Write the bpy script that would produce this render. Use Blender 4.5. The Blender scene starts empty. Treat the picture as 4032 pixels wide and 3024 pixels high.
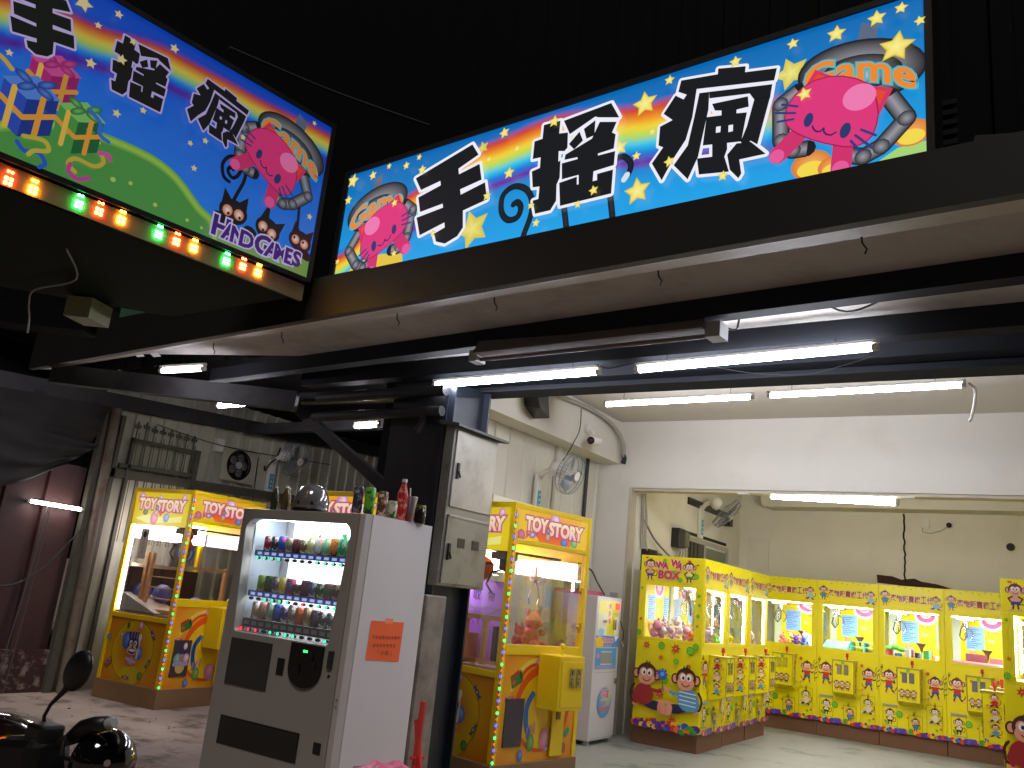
import bpy, bmesh, math, random
from mathutils import Vector, Matrix, Euler
from mathutils.geometry import tessellate_polygon
random.seed(7)
SC = bpy.context.scene
COL = SC.collection
PI = math.pi
R = math.radians
# ------------------------------------------------------------------ camera
cam = bpy.data.cameras.new('camera'); camo = bpy.data.objects.new('camera', cam); COL.objects.link(camo)
cam.sensor_width = 36; cam.lens = 3315 / 4032 * 36; cam.clip_end = 500; cam.clip_start = .05
cx_, cy_, cz_ = Vector((.8428317, .52879356, .10006046)), Vector((.04770471, -.2585999, .96480586)), Vector((.53605875, -.80839561, -.24318213))
camo.matrix_world = Matrix(((cx_.x, cy_.x, cz_.x, 0), (cx_.y, cy_.y, cz_.y, 0), (cx_.z, cy_.z, cz_.z, 1.45), (0, 0, 0, 1)))
SC.camera = camo
# ------------------------------------------------------------------ night sky, faint street side light, exposure
W = bpy.data.worlds.new('World'); SC.world = W; W.use_nodes = True
wn = W.node_tree; bg = wn.nodes['Background']
sky = wn.nodes.new('ShaderNodeTexSky'); sky.sky_type = 'NISHITA'; sky.sun_disc = False
sky.sun_elevation = R(1); sky.sun_rotation = R(200)
wn.links.new(sky.outputs[0], bg.inputs[0]); bg.inputs[1].default_value = .0015
sl = bpy.data.lights.new('night_glow', 'SUN'); sl.energy = 1.25; sl.angle = R(14); sl.color = (1, .93, .87)
so = bpy.data.objects.new('night_glow', sl); COL.objects.link(so)
so.rotation_euler = Vector((-.28, .50, -.82)).to_track_quat('-Z', 'Y').to_euler()
SC.view_settings.view_transform = 'Standard'; SC.view_settings.look = 'None'
SC.view_settings.exposure = 0; SC.view_settings.gamma = 1
try:
    SC.cycles.use_denoising = True
    SC.cycles.max_bounces = 8; SC.cycles.diffuse_bounces = 4; SC.cycles.glossy_bounces = 3
    SC.cycles.transparent_max_bounces = 12; SC.cycles.transmission_bounces = 4
    SC.cycles.sample_clamp_indirect = 4; SC.cycles.caustics_reflective = False; SC.cycles.caustics_refractive = False
except Exception: pass
TUBE = 102.0      # radiance of the fluorescent tubes

# ------------------------------------------------------------------ helpers
def lin(c):
    if isinstance(c, str):
        c = [int(c[i:i + 2], 16) / 255 for i in (0, 2, 4)]
    return tuple(x / 12.92 if x <= .04045 else ((x + .055) / 1.055) ** 2.4 for x in c)
MATS = {}
def mat(name, col, rough=.6, metal=0, n=.12, ns=8, bump=0, coat=0, dirt=None, dn=3, dlo=.5, dhi=.7, spec=.5, stretch=None):
    """col: sRGB hex; n: tone variation by noise; dirt: hex of a second colour laid in noise patches"""
    if name in MATS: return MATS[name]
    m = bpy.data.materials.new(name); m.use_nodes = True; nt = m.node_tree; b = nt.nodes['Principled BSDF']
    c = lin(col)
    b.inputs['Roughness'].default_value = rough; b.inputs['Metallic'].default_value = metal
    b.inputs['Specular IOR Level'].default_value = spec
    if coat: b.inputs['Coat Weight'].default_value = coat; b.inputs['Coat Roughness'].default_value = .08
    tc = nt.nodes.new('ShaderNodeTexCoord'); src = tc.outputs['Object']
    if stretch:
        mp = nt.nodes.new('ShaderNodeMapping'); mp.inputs['Scale'].default_value = stretch
        nt.links.new(src, mp.inputs[0]); src = mp.outputs[0]
    no = nt.nodes.new('ShaderNodeTexNoise'); no.inputs['Scale'].default_value = ns; no.inputs['Detail'].default_value = 6
    nt.links.new(src, no.inputs['Vector'])
    mx = nt.nodes.new('ShaderNodeMix'); mx.data_type = 'RGBA'
    mx.inputs[6].default_value = tuple(x * (1 - n) for x in c) + (1,); mx.inputs[7].default_value = tuple(min(1, x * (1 + n)) for x in c) + (1,)
    nt.links.new(no.outputs[0], mx.inputs[0]); out = mx.outputs[2]
    if dirt:
        n2 = nt.nodes.new('ShaderNodeTexNoise'); n2.inputs['Scale'].default_value = dn; n2.inputs['Detail'].default_value = 8; n2.inputs['Roughness'].default_value = .65
        nt.links.new(src, n2.inputs['Vector'])
        mr = nt.nodes.new('ShaderNodeMapRange'); mr.inputs[1].default_value = dlo; mr.inputs[2].default_value = dhi
        nt.links.new(n2.outputs[0], mr.inputs[0])
        m2 = nt.nodes.new('ShaderNodeMix'); m2.data_type = 'RGBA'; m2.inputs[7].default_value = lin(dirt) + (1,)
        nt.links.new(mr.outputs[0], m2.inputs[0]); nt.links.new(out, m2.inputs[6]); out = m2.outputs[2]
    nt.links.new(out, b.inputs['Base Color'])
    if bump:
        bp = nt.nodes.new('ShaderNodeBump'); bp.inputs['Strength'].default_value = bump; bp.inputs['Distance'].default_value = .02
        nt.links.new(no.outputs[0], bp.inputs['Height']); nt.links.new(bp.outputs[0], b.inputs['Normal'])
    MATS[name] = m; return m
def emat(name, col, s):
    if name in MATS: return MATS[name]
    m = bpy.data.materials.new(name); m.use_nodes = True; b = m.node_tree.nodes['Principled BSDF']
    b.inputs['Base Color'].default_value = (.02, .02, .02, 1)
    b.inputs['Emission Color'].default_value = lin(col) + (1,); b.inputs['Emission Strength'].default_value = s
    MATS[name] = m; return m
def printmat(name, glow=0, rough=.35):
    m = bpy.data.materials.new(name); m.use_nodes = True; nt = m.node_tree; b = nt.nodes['Principled BSDF']
    a = nt.nodes.new('ShaderNodeVertexColor'); a.layer_name = 'Col'
    b.inputs['Roughness'].default_value = rough
    if glow:
        b.inputs['Base Color'].default_value = (.03, .03, .03, 1)
        nt.links.new(a.outputs[0], b.inputs['Emission Color']); b.inputs['Emission Strength'].default_value = glow
    else:
        nt.links.new(a.outputs[0], b.inputs['Base Color'])
    MATS[name] = m; return m
def glassmat(name, tint=(1, 1, 1), fac=.07, rough=.02):
    m = bpy.data.materials.new(name); m.use_nodes = True; nt = m.node_tree
    for n_ in list(nt.nodes):
        if n_.type != 'OUTPUT_MATERIAL': nt.nodes.remove(n_)
    o = [x for x in nt.nodes if x.type == 'OUTPUT_MATERIAL'][0]
    t = nt.nodes.new('ShaderNodeBsdfTransparent'); t.inputs[0].default_value = tint + (1,)
    g = nt.nodes.new('ShaderNodeBsdfGlossy'); g.inputs['Roughness'].default_value = rough
    mx = nt.nodes.new('ShaderNodeMixShader'); fr = nt.nodes.new('ShaderNodeLayerWeight'); fr.inputs[0].default_value = .25
    mr = nt.nodes.new('ShaderNodeMapRange'); mr.inputs[3].default_value = fac; mr.inputs[4].default_value = .6
    nt.links.new(fr.outputs['Facing'], mr.inputs[0]); nt.links.new(mr.outputs[0], mx.inputs[0])
    nt.links.new(t.outputs[0], mx.inputs[1]); nt.links.new(g.outputs[0], mx.inputs[2]); nt.links.new(mx.outputs[0], o.inputs[0])
    MATS[name] = m; return m
PRINT = printmat('printed_sheet'); GLASS = glassmat('clear_glass'); PRINTM = printmat('matte_print', rough=.8)

def setp(o, label=None, cat=None, group=None, kind=None):
    if label: o['label'] = label
    if cat: o['category'] = cat
    if group: o['group'] = group
    if kind: o['kind'] = kind
    return o
def empty(name, loc=(0, 0, 0), rz=0, label=None, cat=None, group=None, parent=None):
    o = bpy.data.objects.new(name, None); COL.objects.link(o); o.location = loc; o.rotation_euler = (0, 0, rz)
    if parent: o.parent = parent
    return setp(o, label, cat, group)
def copy_tree(o, parent=None):
    c = o.copy(); COL.objects.link(c); c.parent = parent
    for ch in list(o.children): copy_tree(ch, c)
    return c

class MB:
    def __init__(s): s.bm = bmesh.new()
    def face(s, vs):
        return s.bm.faces.new([s.bm.verts.new(v) for v in vs])
    def hull8(s, p):      # p: 8 points bottom 4 ccw, top 4 ccw
        v = [s.bm.verts.new(q) for q in p]
        for f in ((3, 2, 1, 0), (4, 5, 6, 7), (0, 1, 5, 4), (1, 2, 6, 5), (2, 3, 7, 6), (3, 0, 4, 7)): s.bm.faces.new([v[i] for i in f])
        return s
    def box(s, x0, x1, y0, y1, z0, z1):
        return s.hull8([(x0, y0, z0), (x1, y0, z0), (x1, y1, z0), (x0, y1, z0), (x0, y0, z1), (x1, y0, z1), (x1, y1, z1), (x0, y1, z1)])
    def beam(s, a, b, w, h, up=(0, 0, 1)):   # bar from a to b, section w x h
        a, b = Vector(a), Vector(b); d = (b - a).normalized(); sd = d.cross(Vector(up)).normalized(); u = sd.cross(d)
        q = [(-w / 2, -h / 2), (w / 2, -h / 2), (w / 2, h / 2), (-w / 2, h / 2)]
        p = [a + sd * i + u * j for i, j in q] + [b + sd * i + u * j for i, j in q]
        return s.hull8(p)
    def ring(s, c, ax, r, n, t0=None):
        ax = Vector(ax).normalized(); t = Vector(t0) if t0 else (Vector((1, 0, 0)) if abs(ax.x) < .9 else Vector((0, 1, 0)))
        u = ax.cross(t).normalized(); v = ax.cross(u)
        return [s.bm.verts.new(Vector(c) + (u * math.cos(2 * PI * i / n) + v * math.sin(2 * PI * i / n)) * r) for i in range(n)]
    def skin(s, rings, cap=True):
        n = len(rings[0])
        for a, b in zip(rings, rings[1:]):
            for i in range(n): s.bm.faces.new((a[i], a[(i + 1) % n], b[(i + 1) % n], b[i]))
        if cap:
            s.bm.faces.new(rings[0][::-1]); s.bm.faces.new(rings[-1])
        return s
    def cyl(s, a, b, r0, r1=None, n=16, cap=True):
        r1 = r0 if r1 is None else r1; ax = Vector(b) - Vector(a)
        return s.skin([s.ring(a, ax, r0, n), s.ring(b, ax, r1, n)], cap)
    def lathe(s, c, prof, n=20, ax=(0, 0, 1)):
        ax = Vector(ax).normalized()
        return s.skin([s.ring(Vector(c) + ax * z, ax, max(r, 1e-4), n) for r, z in prof])
    def tube(s, pts, r, n=6):
        pts = [Vector(p) for p in pts]; rs = []; t0 = None
        for i, p in enumerate(pts):
            d = (pts[min(i + 1, len(pts) - 1)] - pts[max(i - 1, 0)])
            if d.length < 1e-6: d = Vector((0, 0, 1))
            d.normalize()
            if t0 is None: t0 = Vector((0, 0, 1)) if abs(d.z) < .9 else Vector((1, 0, 0))
            u = d.cross(t0).normalized(); v = d.cross(u).normalized(); t0 = -v if False else u.cross(d)
            rr = r[i] if isinstance(r, (list, tuple)) else r
            rs.append([s.bm.verts.new(p + (u * math.cos(2 * PI * k / n) + v * math.sin(2 * PI * k / n)) * rr) for k in range(n)])
        return s.skin(rs)
    def sphere(s, c, r, sx=1, sy=1, sz=1, n=16, m=10, rot=None):
        M = Matrix.Translation(c) @ (rot.to_matrix().to_4x4() if rot else Matrix()) @ Matrix.Diagonal((r * sx, r * sy, r * sz, 1))
        bmesh.ops.create_uvsphere(s.bm, u_segments=n, v_segments=m, radius=1, matrix=M); return s
    def torus(s, c, ax, R_, r, n=28, m=6):
        ax = Vector(ax).normalized(); t = Vector((0, 0, 1)) if abs(ax.z) < .9 else Vector((1, 0, 0)); u = ax.cross(t).normalized(); v = ax.cross(u)
        g = []
        for i in range(n):
            a = 2 * PI * i / n; d = u * math.cos(a) + v * math.sin(a)
            g.append([s.bm.verts.new(Vector(c) + d * (R_ + r * math.cos(2 * PI * k / m)) + ax * r * math.sin(2 * PI * k / m)) for k in range(m)])
        for i in range(n):
            for k in range(m): s.bm.faces.new((g[i][k], g[(i + 1) % n][k], g[(i + 1) % n][(k + 1) % m], g[i][(k + 1) % m]))
        return s
    def build(s, name, m, parent=None, bevel=0, smooth=False, loc=None, rot=None, sub=0):
        bmesh.ops.recalc_face_normals(s.bm, faces=s.bm.faces)
        me = bpy.data.meshes.new(name); s.bm.to_mesh(me); s.bm.free()
        me.materials.append(m)
        if smooth:
            me.shade_smooth()
            if smooth == 'auto':
                me.set_sharp_from_angle(angle=R(35))
        o = bpy.data.objects.new(name, me); COL.objects.link(o)
        if parent: o.parent = parent
        if loc: o.location = loc
        if rot: o.rotation_euler = rot
        if bevel:
            b = o.modifiers.new('bevel', 'BEVEL'); b.width = bevel; b.segments = 2; b.limit_method = 'ANGLE'; b.angle_limit = R(40)
        if sub:
            b = o.modifiers.new('sub', 'SUBSURF'); b.levels = sub; b.render_levels = sub
        return o
def sm3(P, k=5):
    o = []
    for i in range(len(P) - 1):
        p0, p1, p2, p3 = P[max(0, i - 1)], P[i], P[i + 1], P[min(len(P) - 1, i + 2)]
        for j in range(k):
            t = j / k; o.append(tuple(.5 * (2 * p1[d] + (p2[d] - p0[d]) * t + (2 * p0[d] - 5 * p1[d] + 4 * p2[d] - p3[d]) * t * t + (3 * p1[d] - p0[d] - 3 * p2[d] + p3[d]) * t ** 3) for d in range(3)))
    return o + [P[-1]]
def bx(name, m, parent, *a, bevel=0): return MB().box(*a).build(name, m, parent, bevel)

def separate(o, one=None):
    """every loose piece of o becomes an object of its own beside it"""
    bm = bmesh.new(); bm.from_mesh(o.data); bm.verts.ensure_lookup_table(); seen = set(); isl = []
    for v in bm.verts:
        if v.index in seen: continue
        st = [v]; seen.add(v.index); cur = []
        while st:
            w = st.pop(); cur.append(w.index)
            for e in w.link_edges:
                u = e.other_vert(w)
                if u.index not in seen: seen.add(u.index); st.append(u)
        isl.append(set(cur))
    bm.free(); out = [o]
    src = o.data
    for k, s_ in enumerate(isl):
        b2 = bmesh.new(); b2.from_mesh(src); b2.verts.ensure_lookup_table(); bmesh.ops.delete(b2, geom=[v for v in b2.verts if v.index not in s_], context='VERTS')
        me = bpy.data.meshes.new(o.name.split('.')[0]); b2.to_mesh(me); b2.free(); me.materials.append(src.materials[0])
        if k == 0: first = me
        else:
            c = o.copy(); c.data = me; COL.objects.link(c); out.append(c)
    o.data = first
    return out
# ---- flat printed art: vertex-coloured layers, each a fraction of a millimetre proud of the last
_tc = {}
def text2d(s, off=0.0, shear=0.0):
    k = (s, off, shear)
    if k in _tc: return _tc[k]
    def raw(of):
        c = bpy.data.curves.new('t', 'FONT'); c.body = s; c.offset = of; c.shear = shear; c.resolution_u = 3; c.fill_mode = 'BOTH'
        o = bpy.data.objects.new('t', c); COL.objects.link(o)
        dg = bpy.context.evaluated_depsgraph_get(); me = bpy.data.meshes.new_from_object(o.evaluated_get(dg))
        vs = [(v.co.x, v.co.y) for v in me.vertices]; fs = [tuple(p.vertices) for p in me.polygons]
        bpy.data.objects.remove(o); bpy.data.curves.remove(c); bpy.data.meshes.remove(me)
        return vs, fs
    v0, f0 = raw(0.0)
    xs = [v[0] for v in v0]; ys = [v[1] for v in v0]
    bb = (min(xs), min(ys), max(xs) - min(xs), max(ys) - min(ys))
    v, f = (v0, f0) if off == 0 else raw(off)
    _tc[k] = ([((a - bb[0]), (b - bb[1])) for a, b in v], f, bb[2], bb[3]); return _tc[k]
class Art:
    def __init__(s, o=(0, 0, 0), u=(1, 0, 0), v=(0, 0, 1), d=.00022, base=.0008):
        s.o, s.u, s.v = Vector(o), Vector(u).normalized(), Vector(v).normalized(); s.n = s.u.cross(s.v); s.V = []; s.F = []; s.C = []; s.w = base; s.d = d
    def pt(s, x, y): return s.o + s.u * x + s.v * y + s.n * s.w
    def up(s): s.w += s.d
    def tri(s, pts, cols, faces, lift=True):
        if lift: s.up()
        b = len(s.V); s.V += [s.pt(*p) for p in pts]; s.C += cols; s.F += [tuple(b + i for i in f) for f in faces]
    def poly(s, pts, col, lift=True):
        c = lin(col); t = tessellate_polygon([[Vector((p[0], p[1], 0)) for p in pts]])
        s.tri(pts, [c] * len(pts), t, lift)
    def grad(s, pts, cols):
        s.tri(pts, [lin(c) for c in cols], [tuple(range(len(pts)))])
    def ell(s, x, y, rx, ry=None, col='ffffff', rot=0, n=18, cc=None, off=(0, 0)):
        ry = rx if ry is None else ry; c = lin(col); k = lin(cc) if cc else c; cr, sr = math.cos(rot), math.sin(rot)
        P = [(x + rx * off[0], y + ry * off[1])]
        for i in range(n):
            a = 2 * PI * i / n; p, q = rx * math.cos(a), ry * math.sin(a); P.append((x + p * cr - q * sr, y + p * sr + q * cr))
        s.tri(P, [k] + [c] * n, [(0, 1 + i, 1 + (i + 1) % n) for i in range(n)])
    def stroke(s, pts, w, col, closed=False, cc=None, taper=1.0):
        s.up(); P = list(pts) + ([pts[0]] if closed else []); c = lin(col); n = len(P)
        def wd(i): return w * (1 + (taper - 1) * i / max(1, n - 1)) / 2
        for i in range(n - 1):
            a, b = P[i], P[i + 1]; dx, dy = b[0] - a[0], b[1] - a[1]; L = math.hypot(dx, dy) or 1; nx, ny = -dy / L, dx / L
            wa, wb = wd(i), wd(i + 1)
            q = [(a[0] + nx * wa, a[1] + ny * wa), (a[0] - nx * wa, a[1] - ny * wa), (b[0] - nx * wb, b[1] - ny * wb), (b[0] + nx * wb, b[1] + ny * wb)]
            if cc:
                k = lin(cc); q = [q[0], a, b, q[3], q[1], q[2]]
                s.tri(q, [c, k, k, c, c, c], [(0, 1, 2, 3), (1, 4, 5, 2)], False)
            else: s.tri(q, [c] * 4, [(0, 1, 2, 3)], False)
        s.w += s.d * .4
        for i, p in enumerate(P):
            if cc and 0 < i < n - 1 or not cc:
                r = wd(i); m = 10
                s.tri([p] + [(p[0] + r * math.cos(2 * PI * k / m), p[1] + r * math.sin(2 * PI * k / m)) for k in range(m)], [lin(cc) if cc else c] + [c] * m, [(0, 1 + k, 1 + (k + 1) % m) for k in range(m)], False)
    def star(s, x, y, r, col='ffe45a', rot=0, cc='fff9a8', n=5, inner=.52):
        P = []
        for i in range(2 * n):
            a = PI / 2 + rot + PI * i / n; q = r if i % 2 == 0 else r * inner; P.append((x + q * math.cos(a), y + q * math.sin(a)))
        s.tri([(x, y)] + P, [lin(cc)] + [lin(col)] * (2 * n), [(0, 1 + i, 1 + (i + 1) % (2 * n)) for i in range(2 * n)])
    def text(s, t, x, y, h, col, w=None, off=.0, rot=0, outs=(), shear=0, top=None, bend=None):
        """outs: (offset, colour) from the outermost in; x,y is the lower left corner of the text"""
        for of, c in list(outs) + [(off, col)]:
            V, F, bw, bh = text2d(t, of, shear); sy = h / bh; sx = (w / bw) if w else sy; cr, sr = math.cos(rot), math.sin(rot)
            P = []
            for a, b in V:
                a *= sx; b *= sy
                if bend: b += bend(a)
                P.append((x + a * cr - b * sr, y + a * sr + b * cr))
            cl = [lin(c)] * len(P)
            if top and c == col:
                t0, t1 = lin(col), lin(top); cl = [tuple(t0[k] + (t1[k] - t0[k]) * min(1, max(0, v[1] / bh)) for k in range(3)) for v in V]
            s.tri(P, cl, F)
    def build(s, name, parent, m=None, kind=None):
        me = bpy.data.meshes.new(name); me.from_pydata([tuple(v) for v in s.V], [], s.F)
        a = me.color_attributes.new('Col', 'FLOAT_COLOR', 'POINT')
        a.data.foreach_set('color', [x for c in s.C for x in (c[0], c[1], c[2], 1.0)])
        me.materials.append(m or PRINT)
        # every face looks outward
        bm = bmesh.new(); bm.from_mesh(me)
        for f in bm.faces:
            if f.normal.dot(s.n) < 0: f.normal_flip()
        bm.to_mesh(me); bm.free()
        o = bpy.data.objects.new(name, me); COL.objects.link(o)
        if parent: o.parent = parent
        return o

# ------------------------------------------------------------------ materials
m_wall = mat('cream_wall_paint', 'd6d2c6', .85, n=.04, ns=2, dirt='c4bca8', dn=1.2, dlo=.5, dhi=.9)
m_wall2 = mat('yellowish_wall_paint', 'dcd8cc', .85, n=.05, ns=2, dirt='ccc6b4', dn=1.5, dlo=.5, dhi=.9)
m_ceil = mat('painted_ceiling', 'd2cbc0', .9, n=.04, ns=2)
m_corr = mat('painted_corrugated_steel', 'b6b6a2', .5, n=.12, ns=3, dirt='5c5a4c', dn=2.5, dlo=.5, dhi=.85, stretch=(1, 1, .25))
m_corrw = mat('white_wall_panel', 'ccc9ba', .55, n=.05, ns=3)
m_black = mat('black_painted_steel', '101114', .6, n=.25, ns=6, dirt='2b2724', dn=5, dlo=.55, dhi=.75)
m_navy = mat('dark_navy_steel', '121a26', .5, n=.2, ns=5, dirt='10141a', dn=4)
m_purlin = mat('dark_blue_purlin_paint', '232529', .85, n=.2, ns=5, spec=.15)
m_sheet = mat('canopy_lining_sheet', 'a9a59c', .8, n=.1, ns=3, dirt='7d776d', dn=2, dlo=.45, dhi=.8)
m_fascia = mat('brown_weathered_fascia', '191815', .55, n=.25, ns=4, dirt='171511', dn=3, dlo=.4, dhi=.7)
m_strip = mat('rusty_soffit_strip', '8a7f6a', .6, n=.15, ns=5, dirt='7a5638', dn=3, dlo=.5, dhi=.8)
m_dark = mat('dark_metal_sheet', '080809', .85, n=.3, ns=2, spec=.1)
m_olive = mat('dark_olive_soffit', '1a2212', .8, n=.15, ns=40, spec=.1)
m_conc = mat('stained_concrete', '8a8276', .9, n=.2, ns=5, dirt='5b5246', dn=3, dlo=.45, dhi=.7, bump=.3)
m_ground = mat('rough_cement_ground', '94857a', .9, n=.38, ns=2.2, dirt='50443a', dn=2.6, dlo=.50, dhi=.66, bump=1.0)
m_floor = mat('worn_shop_floor', '8f908a', .5, n=.12, ns=5, dirt='667467', dn=1.6, dlo=.56, dhi=.66, bump=.15)
m_yel = mat('bright_yellow_laminate', 'f0e000', .35, n=.03, ns=3)
m_yel2 = mat('warm_yellow_paint', 'f0cc14', .35, n=.04, ns=4)
m_ply = mat('plain_brown_plinth', '8a6a48', .75, n=.12, ns=5)
m_plb = mat('dark_brown_plinth', '6b4830', .7, n=.12, ns=5)
m_white = mat('white_enamel', 'c9c6c8', .35, n=.03, ns=3)
m_wht2 = mat('white_plastic', 'dcdad2', .5, n=.04, ns=6)
m_beige = mat('taupe_door_steel', '989490', .38, metal=.3, n=.06, ns=3)
m_chrome = mat('chrome', 'c8c8cc', .22, metal=1, n=.05)
m_steel = mat('stainless_box_steel', '8a877e', .38, metal=.55, n=.14, ns=4, dirt='6b665b', dn=5, dlo=.5, dhi=.75)
m_gal = mat('galvanised_pipe', '4a4a48', .6, metal=.3, n=.2)
m_blk = mat('black_plastic', '0c0c0e', .35, n=.2)
m_gblk = mat('glossy_black_paint', '0a0a0c', .08, n=.1, coat=1)
m_wood = mat('pale_pine', 'c99a62', .6, n=.2, ns=4, stretch=(1, 1, 6))
m_grey = mat('grey_plastic', '9a9c9c', .5, n=.06)
m_cable = mat('black_cable', '1a1a1c', .6); m_cableg = mat('grey_cable', '8d8c84', .6)
m_tube = emat('lit_fluorescent_tube', 'eef0ff', TUBE); m_tubew = emat('lit_warm_tube', 'fff8ee', TUBE)
m_red = mat('red_plastic', 'b5231c', .35)
m_orange = mat('orange_card', 'f06a2a', .8, n=.05)

def structure(o): o['kind'] = 'structure'; return o
# ------------------------------------------------------------------ the ground and the shells
g = MB(); g.face([(-150, -150, 0), (150, -150, 0), (150, 150, 0), (-150, 150, 0)]); structure(g.build('ground', m_ground))
g = MB(); g.face([(-4.95, 5.75, .004), (1.2, 5.75, .004), (1.2, 14.0, .004), (-4.95, 14.0, .004)]); structure(g.build('shop_floor', m_floor))
# thin plates of old paint and wet cement on the shop floor
def corrugated(a, b, z0, z1, n_, pitch=.19, dep=.028, rib=.055, thick=.0):
    """vertical ribs on a wall running a->b, ribs pushed out along n_"""
    a, b, n_ = Vector(a), Vector(b), Vector(n_); L = (b - a).length; d = (b - a) / L; m = MB(); t = 0; prof = [(0, 0)]
    while t < L:
        for x, o in ((t + .02, 0), (t + .032, dep), (t + .032 + rib, dep), (t + .044 + rib, 0)):
            if x < L: prof.append((x, o))
        t += pitch
    prof.append((L, 0))
    for z_ in (0,):
        lo = [m.bm.verts.new(a + d * x + n_ * o + Vector((0, 0, z0))) for x, o in prof]; hi = [m.bm.verts.new(a + d * x + n_ * o + Vector((0, 0, z1))) for x, o in prof]
        for i in range(len(prof) - 1): m.bm.faces.new((lo[i], lo[i + 1], hi[i + 1], hi[i]))
    return m
m_rwall = mat('dull_red_painted_steel', '381a18', .6, n=.2, ns=3, dirt='26100f', dn=3, dlo=.45, dhi=.75)
setp(corrugated((-9.05, 5.35, 0), (-9.05, 11, 0), 0, 3.9, (1, 0, 0)).build('corrugated_wall', m_corr), 'grey green corrugated metal side wall behind the fans and railing', 'wall', kind='structure')
setp(corrugated((-9.02, 1.5, 0), (-9.02, 5.3, 0), 0, 2.35, (1, 0, 0), pitch=.42, rib=.3, dep=.04).build('corrugated_wall', m_rwall), 'dull red corrugated metal wall under the low fluorescent lamp', 'wall', kind='structure')
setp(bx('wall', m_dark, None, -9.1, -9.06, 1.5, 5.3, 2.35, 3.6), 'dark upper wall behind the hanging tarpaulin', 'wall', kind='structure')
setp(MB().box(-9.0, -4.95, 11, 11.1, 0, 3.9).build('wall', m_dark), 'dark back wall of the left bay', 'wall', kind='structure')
setp(bx('footing', mat('speckled_footing', '351c19', .9, n=.3, ns=6, dirt='7a6a62', dn=9, dlo=.5, dhi=.62, bump=.5), None, -9.02, -8.96, 1.5, 5.3, 0, .42), 'stained low cement footing along the red wall', 'wall', kind='structure')
# shop room: right bay
def room():
    setp(corrugated((-4.95, 6.0, 0), (-4.95, 9.7, 0), 0, 3.26, (1, 0, 0), pitch=.30, rib=.05, dep=.018).build('panel_wall', m_corrw), 'white ribbed panel wall with a fan, beside the white vending box', 'wall', kind='structure')
    setp(bx('wall', m_dark, None, -5.05, -4.96, 5.6, 11, 0, 3.8), 'dark outer face of the partition between the bays', 'wall', kind='structure')
    setp(bx('ceiling_beam', m_wall, None, -4.94, -4.66, 5.66, 9.7, 3.22, 3.76), 'white boxed beam along the ribbed wall carrying a camera', 'beam', kind='structure')
    setp(bx('ceiling', m_ceil, None, -4.95, 1.3, 5.66, 9.71, 3.765, 3.85), 'pale flat ceiling of the front room', 'ceiling', kind='structure')
    m = MB(); m.box(-4.95, -4.50, 9.7, 9.86, 0, 3.765); m.box(-4.50, 1.3, 9.7, 9.86, 2.92, 3.765)
    setp(m.build('shop_wall', m_wall), 'cream wall with the wide opening to the back room', 'wall', kind='structure')
    m = MB(); m.box(-4.50, -4.465, 9.69, 9.90, 0, 2.92); m.box(-4.465, 1.2, 9.72, 9.90, 2.885, 2.917)
    setp(m.build('door_frame', mat('frame_paint', 'b9b09c', .6), None), 'beige frame lining the wide opening', 'frame')
    m = MB(); m.box(-4.60, -4.44, 9.86, 13.45, 0, 3.6); m.box(-4.75, -4.44, 13.45, 14.05, 0, 3.6)
    setp(m.build('shop_wall', m_wall2), 'yellowish left wall of the back room', 'wall', kind='structure')
    setp(bx('shop_wall', m_wall2, None, -4.75, 1.3, 14.0, 14.1, 0, 3.7), 'beige back wall of the room with a long black crack', 'wall', kind='structure')
    setp(bx('shop_wall', m_wall, None, 1.2, 1.3, 5.66, 14, 0, 3.8), 'right side wall of the shop', 'wall', kind='structure')
    setp(bx('ceiling', m_ceil, None, -4.6, 1.3, 9.86, 14, 3.6, 3.68), 'ceiling of the back room', 'ceiling', kind='structure')
room()
# the upper storey, nearly black, above the canopy
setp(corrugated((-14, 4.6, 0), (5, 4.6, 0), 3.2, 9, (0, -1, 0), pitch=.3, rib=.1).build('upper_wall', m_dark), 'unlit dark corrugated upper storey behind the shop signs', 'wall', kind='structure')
v = MB()
for i in range(5): v.box(-.48, -.34, 4.55, 4.575, 4.02 + i * .06, 4.05 + i * .06)
setp(v.build('wall_vent', mat('dark_vent_metal', '1c1c1e', .8, spec=.1)), 'small louvred vent on the dark wall beside the right sign', 'vent')
setp(MB().beam((-.25, 4.5, 3.98), (-.02, 4.42, 3.9), .06, .04).build('wall_bracket', m_gal), 'small grey bracket on the dark wall below the vent', 'bracket')
setp(MB().tube(sm3([(-4.4, 2.9, 4.72), (-4.25, 3.7, 4.84), (-4.02, 4.5, 4.97)]), .012).build('overhead_cable', mat('dim_cable', '2c2a30', .7)), 'thin grey cable rising behind the corner of the signs', 'cable')
# ------------------------------------------------------------------ canopy: fascia, lining, purlins, column
FK = -.083
def fy(x): return 3.17 + FK * x
m = MB()
for a, b, za, zb in ((-7.78, -3.4, 3.33, 3.27), (-3.4, 2.2, 3.262, 3.23)):
    m.hull8([(a, fy(a), 3.0), (b, fy(b), 3.0), (b, fy(b) + .05, 3.0), (a, fy(a) + .05, 3.0), (a, fy(a), za), (b, fy(b), zb), (b, fy(b) + .05, zb), (a, fy(a) + .05, za)])
fas = empty('canopy_fascia', label='long dark metal edge board of the canopy under the right sign', cat='fascia')
m.build('edge_board', m_fascia, fas)
m = MB(); a, b = -7.7, 2.2
m.hull8([(a, fy(a) + .052, 3.004), (b, fy(b) + .052, 3.004), (b, fy(b) + .24, 3.03), (a, fy(a) + .15, 3.03), (a, fy(a) + .052, 3.02), (b, fy(b) + .052, 3.02), (b, fy(b) + .24, 3.046), (a, fy(a) + .15, 3.046)])
m.build('soffit_strip', m_strip, fas)
m = MB()
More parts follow.
